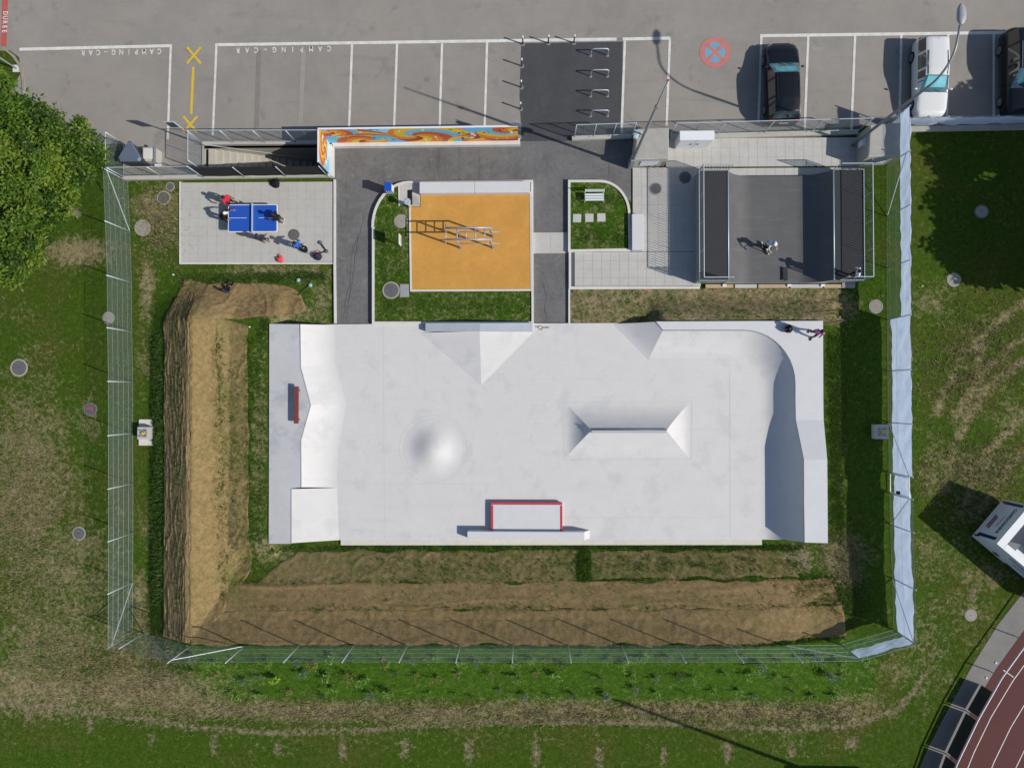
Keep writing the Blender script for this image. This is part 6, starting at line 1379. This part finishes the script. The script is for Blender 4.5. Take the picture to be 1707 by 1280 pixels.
    mb = MB(); mb.ball(hd + fw * .088 * k_ - up * .055 * k_, .02 * k_, 8, 6, (1.2, .4, .35)); put('mouth', mb, LIP, T, local=True)
    return T
def facing(dx, dy): return math.atan2(dy, dx) - math.pi / 2      # dx,dy world direction the person looks to
RED = cloth('red_shirt', (.58, .02, .04)); BLK = cloth('black_cloth', (.012, .012, .013)); NAV = cloth('navy_cloth', (.025, .03, .055)); BLUW = cloth('blue_shirt', (.03, .11, .42)); WHT = cloth('white_shirt', (.62, .65, .72)); PNK = cloth('pink_shirt', (.58, .16, .42)); GRY = cloth('grey_cloth', (.05, .05, .055)); SHW = cloth('white_shoe', (.65, .65, .63)); SHB = cloth('black_shoe', (.02, .02, .02)); DEN = cloth('dark_denim', (.03, .035, .06))
person('person in red shirt standing behind the table tennis table', P(391, 341, TH), facing(.8, -.6), 1.62, dict(elR=(.30, .14, 1.14), haR=(.22, .32, 1.18), anL=(-.16, -.06, .08), toL=(-.2, .1, .035)), RED, BLK, SHB, 2, trouser=.35, sleeve=.4)
person('person in black with cream cap leaning over table end', P(380.5, 368, TH), facing(1, .15), 1.68, dict(chest=(0, .20, 1.18), neck=(0, .32, 1.32), head=(0, .40, 1.45), shL=(-.18, .28, 1.28), shR=(.18, .26, 1.28), elL=(-.24, .50, 1.14), haL=(-.20, .74, 1.10), elR=(.24, .22, 1.02), haR=(.2, .34, .86)), BLK, BLK, SHB, 1, sleeve=.75, headwear='cap')
person('person in black shirt and white shoes at table end', P(473, 369.5, TH), facing(-1, .2), 1.66, dict(elL=(-.26, .14, 1.16), haL=(-.22, .38, 1.10), elR=(.26, .1, 1.14), haR=(.2, .32, 1.05), chest=(0, .05, 1.26), neck=(0, .08, 1.44), head=(0, .12, 1.58)), BLK, GRY, SHW, 2, trouser=.4)
person('person in navy shirt standing at long side of table', P(446, 403.5, TH), facing(-.4, .9), 1.66, dict(elR=(.30, .0, 1.14), haR=(.34, .12, .92), anL=(-.16, .05, .08), toL=(-.2, .2, .035)), NAV, NAV, SHB, 1, trouser=.4, hair=HAIRB)
person('person in blue and white shirt beside black backpack', P(506, 415, TH), facing(-.6, .5), 1.62, dict(elL=(-.27, .06, 1.14), haL=(-.2, .24, 1.0), elR=(.27, .06, 1.14), haR=(.2, .26, 1.0)), BLUW, BLK, SHB, 1)
sp = gpt(379, 486); 
person('person in navy sitting on the jute covered bank', sp + Vector((0, 0, -.62)), facing(.3, .95), 1.35, dict(pelvis=(0, 0, .90), chest=(0, -.03, 1.22), neck=(0, -.04, 1.40), head=(0, -.0, 1.55), shL=(-.18, -.03, 1.36), shR=(.18, -.03, 1.36), elL=(-.34, -.1, 1.15), haL=(-.42, -.1, .93), elR=(.32, .05, 1.15), haR=(.42, .10, .95), hiL=(-.10, .05, .88), hiR=(.10, .05, .88), knL=(-.18, .40, 1.02), knR=(.18, .40, 1.02), anL=(-.16, .62, .72), anR=(.18, .62, .72), toL=(-.18, .76, .68), toR=(.2, .76, .68)), NAV, BLK, SHB, 1)
rp = P(1273, 413, FZ)
person('skater in white shirt and helmet riding scooter in mini ramp', (rp.x, rp.y, FZ + .10), facing(.5, -.85), 1.62, dict(pelvis=(0, -.08, .86), chest=(0, .06, 1.18), neck=(0, .12, 1.34), head=(0, .17, 1.49), shL=(-.18, .09, 1.30), shR=(.18, .09, 1.30), elL=(-.27, .22, 1.10), haL=(-.20, .40, .98), elR=(.27, .22, 1.10), haR=(.20, .40, .98), hiL=(-.08, -.08, .84), hiR=(.08, -.08, .84), knL=(-.08, .14, .46), knR=(.10, .06, .45), anL=(-.04, .10, .08), anR=(.05, -.20, .08), toL=(-.05, .26, .035), toR=(.08, -.04, .035)), WHT, BLK, SHW, 0, hair=HAIRB, headwear='helmet')
p2 = P(1416, 461, PZ)
person('person in white shirt standing on mini ramp platform', (p2.x, p2.y, PZ), facing(-.95, .1), 1.68, dict(chest=(0, .08, 1.26), neck=(0, .13, 1.43), head=(0, .17, 1.57), shL=(-.18, .1, 1.38), shR=(.18, .1, 1.38), elL=(-.25, .22, 1.16), haL=(-.2, .42, 1.08), elR=(.25, .2, 1.15), haR=(.2, .38, 1.05)), WHT, BLK, SHB, 1)
p3 = P(1351.5, 556.5, EZ0)
person('person in pink shirt walking on the quarter pipe deck', (p3.x, p3.y, EZ0), facing(-.5, -.8), 1.62, dict(anL=(-.13, .16, .08), toL=(-.16, .33, .035), anR=(.14, -.14, .09), toR=(.17, .02, .035), knL=(-.12, .13, .49), knR=(.12, -.02, .49)), PNK, DEN, SHB, 2, long_hair=True)

# ------------------------------------------------------------------ scooters and bags
def scooter(name, label, A, B, upv, m, wm, hl=.75):
    """A rear wheel, B front wheel (world), handle direction vector"""
    A, B = Vector(A), Vector(B); d = (B - A).normalized(); T = thing(name, label, 'scooter', A.lerp(B, .5)); n_ = Vector(upv).normalized(); ax_ = d.cross(n_).normalized()
    for q, nm in ((A, 'wheel'), (B, 'wheel')): mb = MB(); mb.tube([q - ax_ * .02, q - ax_ * .012, q + ax_ * .012, q + ax_ * .02], [.08, .1, .1, .08], 18); w_ = put(nm, mb, wm, T, smooth=True); mb = MB(); mb.tube([q - ax_ * .024, q + ax_ * .024], .035, 10); put('hub', mb, M_galvd, w_)
    mb = MB(); c_ = A.lerp(B, .48); mb.box((0, 0, 0), ((B - A).length * .68, .12, .025)); Mx = Matrix((d, ax_, n_)).transposed(); mb.v = [tuple(Mx @ Vector(q) + c_ - n_ * .02) for q in mb.v]; put('deck', mb, m, T)
    tp_ = B + n_ * hl - d * .12; mb = MB(); mb.tube([B, B + n_ * .15 - d * .03, tp_], .022, 8); put('steering_column', mb, m, T, smooth=True)
    mb = MB(); mb.tube([tp_ - ax_ * .24, tp_ + ax_ * .24], .016, 8); hb_ = put('handlebar', mb, m, T)
    for s in (-1, 1): mb = MB(); mb.tube([tp_ + ax_ * s * .15, tp_ + ax_ * s * .26], .022, 8); put('grip', mb, M_black, hb_)
    return T
dr_ = Vector((-.5, -.85, 0)).normalized(); fwd = Vector((.5, -.85, 0)).normalized(); bpt = Vector((rp.x, rp.y, FZ + .1))
scooter('kick_scooter', 'white wheeled kick scooter under the helmeted skater', bpt - fwd * .30, bpt + fwd * .38, (0, 0, 1), M_black, M_wpaint, .85)
M_mint = plain('mint_rubber', (.30, .62, .54), .5); A_ = P(497.5, 467, .12); B_ = P(517.5, 475.5, .12)
nd = (P(500, 494, .12) - B_).normalized(); scooter('kick_scooter', 'scooter with mint green wheels lying on the grass', A_, B_, (nd.x, nd.y, 0.0), M_steel, M_mint, .85)
A_ = P(534, 404.5, .16); B_ = P(544.5, 419, .16); nd = (P(527, 428, .12) - B_).normalized(); scooter('kick_scooter', 'black scooter lying on table tennis pad under a backpack', A_, B_, (nd.x, nd.y, 0), M_black, M_steel, .72)
def bag(name, label, u, v, z, sx, sy, sz, m, rz=0.0, straps=M_black):
    p = P(u, v, z); T = thing(name, label, 'bag', p, None, rz); mb = MB(); rows_ = []
    for i in range(9):
        t = i / 8; w = math.sin(math.pi * (.12 + .80 * t)) ** .55; rows_.append([(sx / 2 * w * math.copysign(abs(math.cos(a_)) ** .7, math.cos(a_)) * (1 + .35 * mnoise.noise(Vector((math.cos(a_) * 1.6, math.sin(a_) * 1.6, u)))), sy / 2 * w * math.copysign(abs(math.sin(a_)) ** .7, math.sin(a_)), sz * t) for a_ in [2 * math.pi * q / 18 for q in range(19)]])
    mb.grid(rows_); mb.f.append(tuple(range(8 * 19, 8 * 19 + 18))); mb.f.append(tuple(range(18))[::-1]); put('body', mb, m, T, local=True, smooth=True)
    mb = MB(); mb.ball((0, -sy * .46, sz * .38), sx * .32, 12, 8, (1, .5, .8)); put('front_pocket', mb, m, T, local=True, smooth=True)
    for s in (-1, 1): mb = MB(); mb.tube([(s * sx * .25, sy * .40, sz * .9), (s * sx * .38, sy * .72, sz * .45), (s * sx * .34, sy * .6, .03)], .018, 6); put('strap', mb, straps, T, local=True)
    mb = MB(); mb.tube([(-.05, 0, sz * .97), (-.04, 0, sz * 1.1), (.04, 0, sz * 1.1), (.05, 0, sz * .97)], .012, 6); put('handle', mb, straps, T, local=True); return T
BAGR = cloth('red_bag_cloth', (.62, .07, .09))
bag('backpack', 'black rucksack lying near the screened fence', 460.5, 306.5, TH, .5, .42, .22, BLK, .3); bag('drawstring_bag', 'red bag lying at the edge of table tennis pad', 467.5, 432.5, TH, .38, .34, .2, BAGR, .6, plain('orange_cord', (.6, .2, .05), .7)); bag('backpack', 'black and white backpack beside person in blue', 509.5, 416.5, TH, .34, .34, .42, BLK, .4, M_wpaint); bag('backpack', 'navy backpack with red stripe beside black scooter', 531.5, 428, TH, .42, .38, .36, NAV, .2, RED); bag('backpack', 'black backpack standing on the quarter pipe deck', 1312, 549, EZ0, .42, .36, .46, BLK, 1.2, plain('mauve_strap', (.3, .2, .32), .7))
for (u, v, l) in ((446, 545, 'x'),): pass
# small litter: scraps one can see on grass and pads
for i, (u, v, c_, lab) in enumerate(((1400, 529, (.7, .7, .68), 'small white scrap on grass beside quarter pipe deck'), (1537, 477, (.3, .55, .12), 'small green scrap on the field by tarpaulin fence'), (289, 458, (.55, .58, .62), 'grey stone on the grass by the bank end'), (416, 545, (.5, .52, .55), 'grey cap on the jute mat near slab'))):
    p = gpt(u, v, .02); mb = MB(); mb.ball(p, .07, 8, 6, (1, .8, .6)); solo('litter_scrap', mb, plain('scrap%d' % i, c_, .7), p, lab, 'litter')
# ------------------------------------------------------------------ loose grass tufts along seams, kerbs and edges (uncountable)
def tufts(name, spots_, m, seed, hgt=(.05, .14), blades=6):
    rs_ = np.random.default_rng(seed); V = []; F = []; i = 0
    for (x, y, z, s) in spots_:
        for _ in range(blades):
            a = rs_.uniform(0, 6.283); l_ = rs_.uniform(*hgt) * s; w_ = rs_.uniform(.008, .018) * (.6 + .4 * s); t = rs_.uniform(.3, 1.1); ox, oy = rs_.normal(size=2) * .035 * s
            dx, dy = math.cos(a), math.sin(a); bx_, by_ = x + ox, y + oy
            V += [(bx_ - dy * w_, by_ + dx * w_, z - .01), (bx_ + dy * w_, by_ - dx * w_, z - .01), (bx_ + dx * l_ * t, by_ + dy * l_ * t, z + l_ * .8)]; F.append((i, i + 1, i + 2)); i += 3
    mb = MB(); mb.v = V; mb.f = F; o = put(name, mb, m, None, fix=False); tag(o, 'loose green grass tufts along edges and seams' if seed % 2 == 0 else 'loose straw coloured grass tufts on worn ground', 'grass', kind='stuff'); return o
M_blade = leaf_mat('grass_blade', (.030, .075, .006), (.085, .15, .02), .3); M_strawb = leaf_mat('straw_blade', (.16, .13, .06), (.33, .27, .15), .2)
def along(pts, n, spread, on=None, size=(.7, 1.5), clump=.9):
    out = []
    pw_ = [Vector(q) for q in pts]; L = [0]
    for a, b in zip(pw_[:-1], pw_[1:]): L.append(L[-1] + (b - a).length)
    while len(out) < n:
        s = rng.uniform(0, L[-1]); j = max(k_ for k_ in range(len(L)) if L[k_] <= s); j = min(j, len(pw_) - 2); q = pw_[j].lerp(pw_[j + 1], (s - L[j]) / (L[j + 1] - L[j]))
        u, v = q.x + rng.normal() * spread, q.y + rng.normal() * spread
        if mnoise.noise(Vector((u * .05, v * .05, 9))) < clump * rng.uniform(-1, .55): continue
        p = P(u, v, 0); z = on if on is not None else gh(p.x, p.y) + .02
        out.append((p.x, p.y, z, rng.uniform(*size)))
    return out
G = []
G += along([(430, 1004), (900, 1003), (1400, 1003)], 420, 2.2); G += along([(400, 966), (900, 963), (1390, 962)], 520, 2.6); G += along([(452, 914), (900, 913), (1340, 912)], 1500, 3.2); G += along([(968, 918), (972, 960)], 500, 7)
G += along([(600, 940), (940, 940)], 700, 14); G += along([(1000, 938), (1320, 936)], 1300, 13); G += along([(345, 1058), (1400, 1058)], 1500, 1.6); G += along([(376, 560), (378, 800), (384, 990)], 1300, 4.0); G += along([(396, 600), (400, 940)], 900, 12)
G += along([(423, 560), (424, 930)], 500, 4.0); G += along([(441, 560), (441, 900)], 350, 5); G += along([(316, 520), (322, 1000)], 800, 9); G += along([(268, 560), (270, 1000)], 2200, 7); G += along([(300, 470), (420, 463), (540, 462)], 1300, 5); G += along([(1390, 560), (1396, 900)], 1900, 7); G += along([(450, 540), (440, 560)], 100, 4)
G += along([(1330, 980), (1420, 1000)], 900, 16); G += along([(500, 1000), (1300, 990)], 500, 22)
tufts('grass_tufts', G, M_blade, 2)
G2 = []
for poly, n in ((((640, 360), (650, 530)), 1800), (((640, 510), (880, 512)), 2600), (((665, 360), (668, 470)), 500), (((960, 320), (1040, 340)), 900), (((960, 395), (1045, 395)), 1300)):
    G2 += along(poly, n, 9, .19, (.5, 1.0))
G2 = [q for q in G2 if not any(0 for _ in ())]
def in_bed(q):
    a, b, c_, d = P(624, 500, .2).x, P(682, 500, .2).x, P(886, 500, .2).x, P(600, 487, .2).y
    x, y = q[0], q[1]
    if a + .12 < x < b - .08 and P(600, 536, .2).y < y < P(600, 345, .2).y: return True
    if a + .12 < x < c_ - .1 and P(600, 536, .2).y + .05 < y < d - .05: return True
    return P(952, 400, .2).x + .06 < x < P(1042, 400, .2).x and P(600, 414, .2).y + .08 < y < P(600, 326, .2).y
tufts('grass_tufts', [q for q in G2 if in_bed(q)], M_blade, 4, (.03, .08))
S3 = []
for poly, n, sp in ((((30, 720), (60, 980)), 2600, 42), (((60, 1100), (300, 1140)), 2400, 38), (((300, 1185), (900, 1190), (1430, 1190)), 3000, 11), (((1400, 900), (1410, 980)), 700, 18), (((255, 330), (280, 420)), 900, 22), (((1570, 640), (1680, 560)), 1500, 45), (((1560, 800), (1690, 780)), 1300, 35)):
    S3 += along(poly, n, sp, None, (.7, 1.6), .8)
tufts('straw_tufts', S3, M_strawb, 3, (.05, .13), 4)
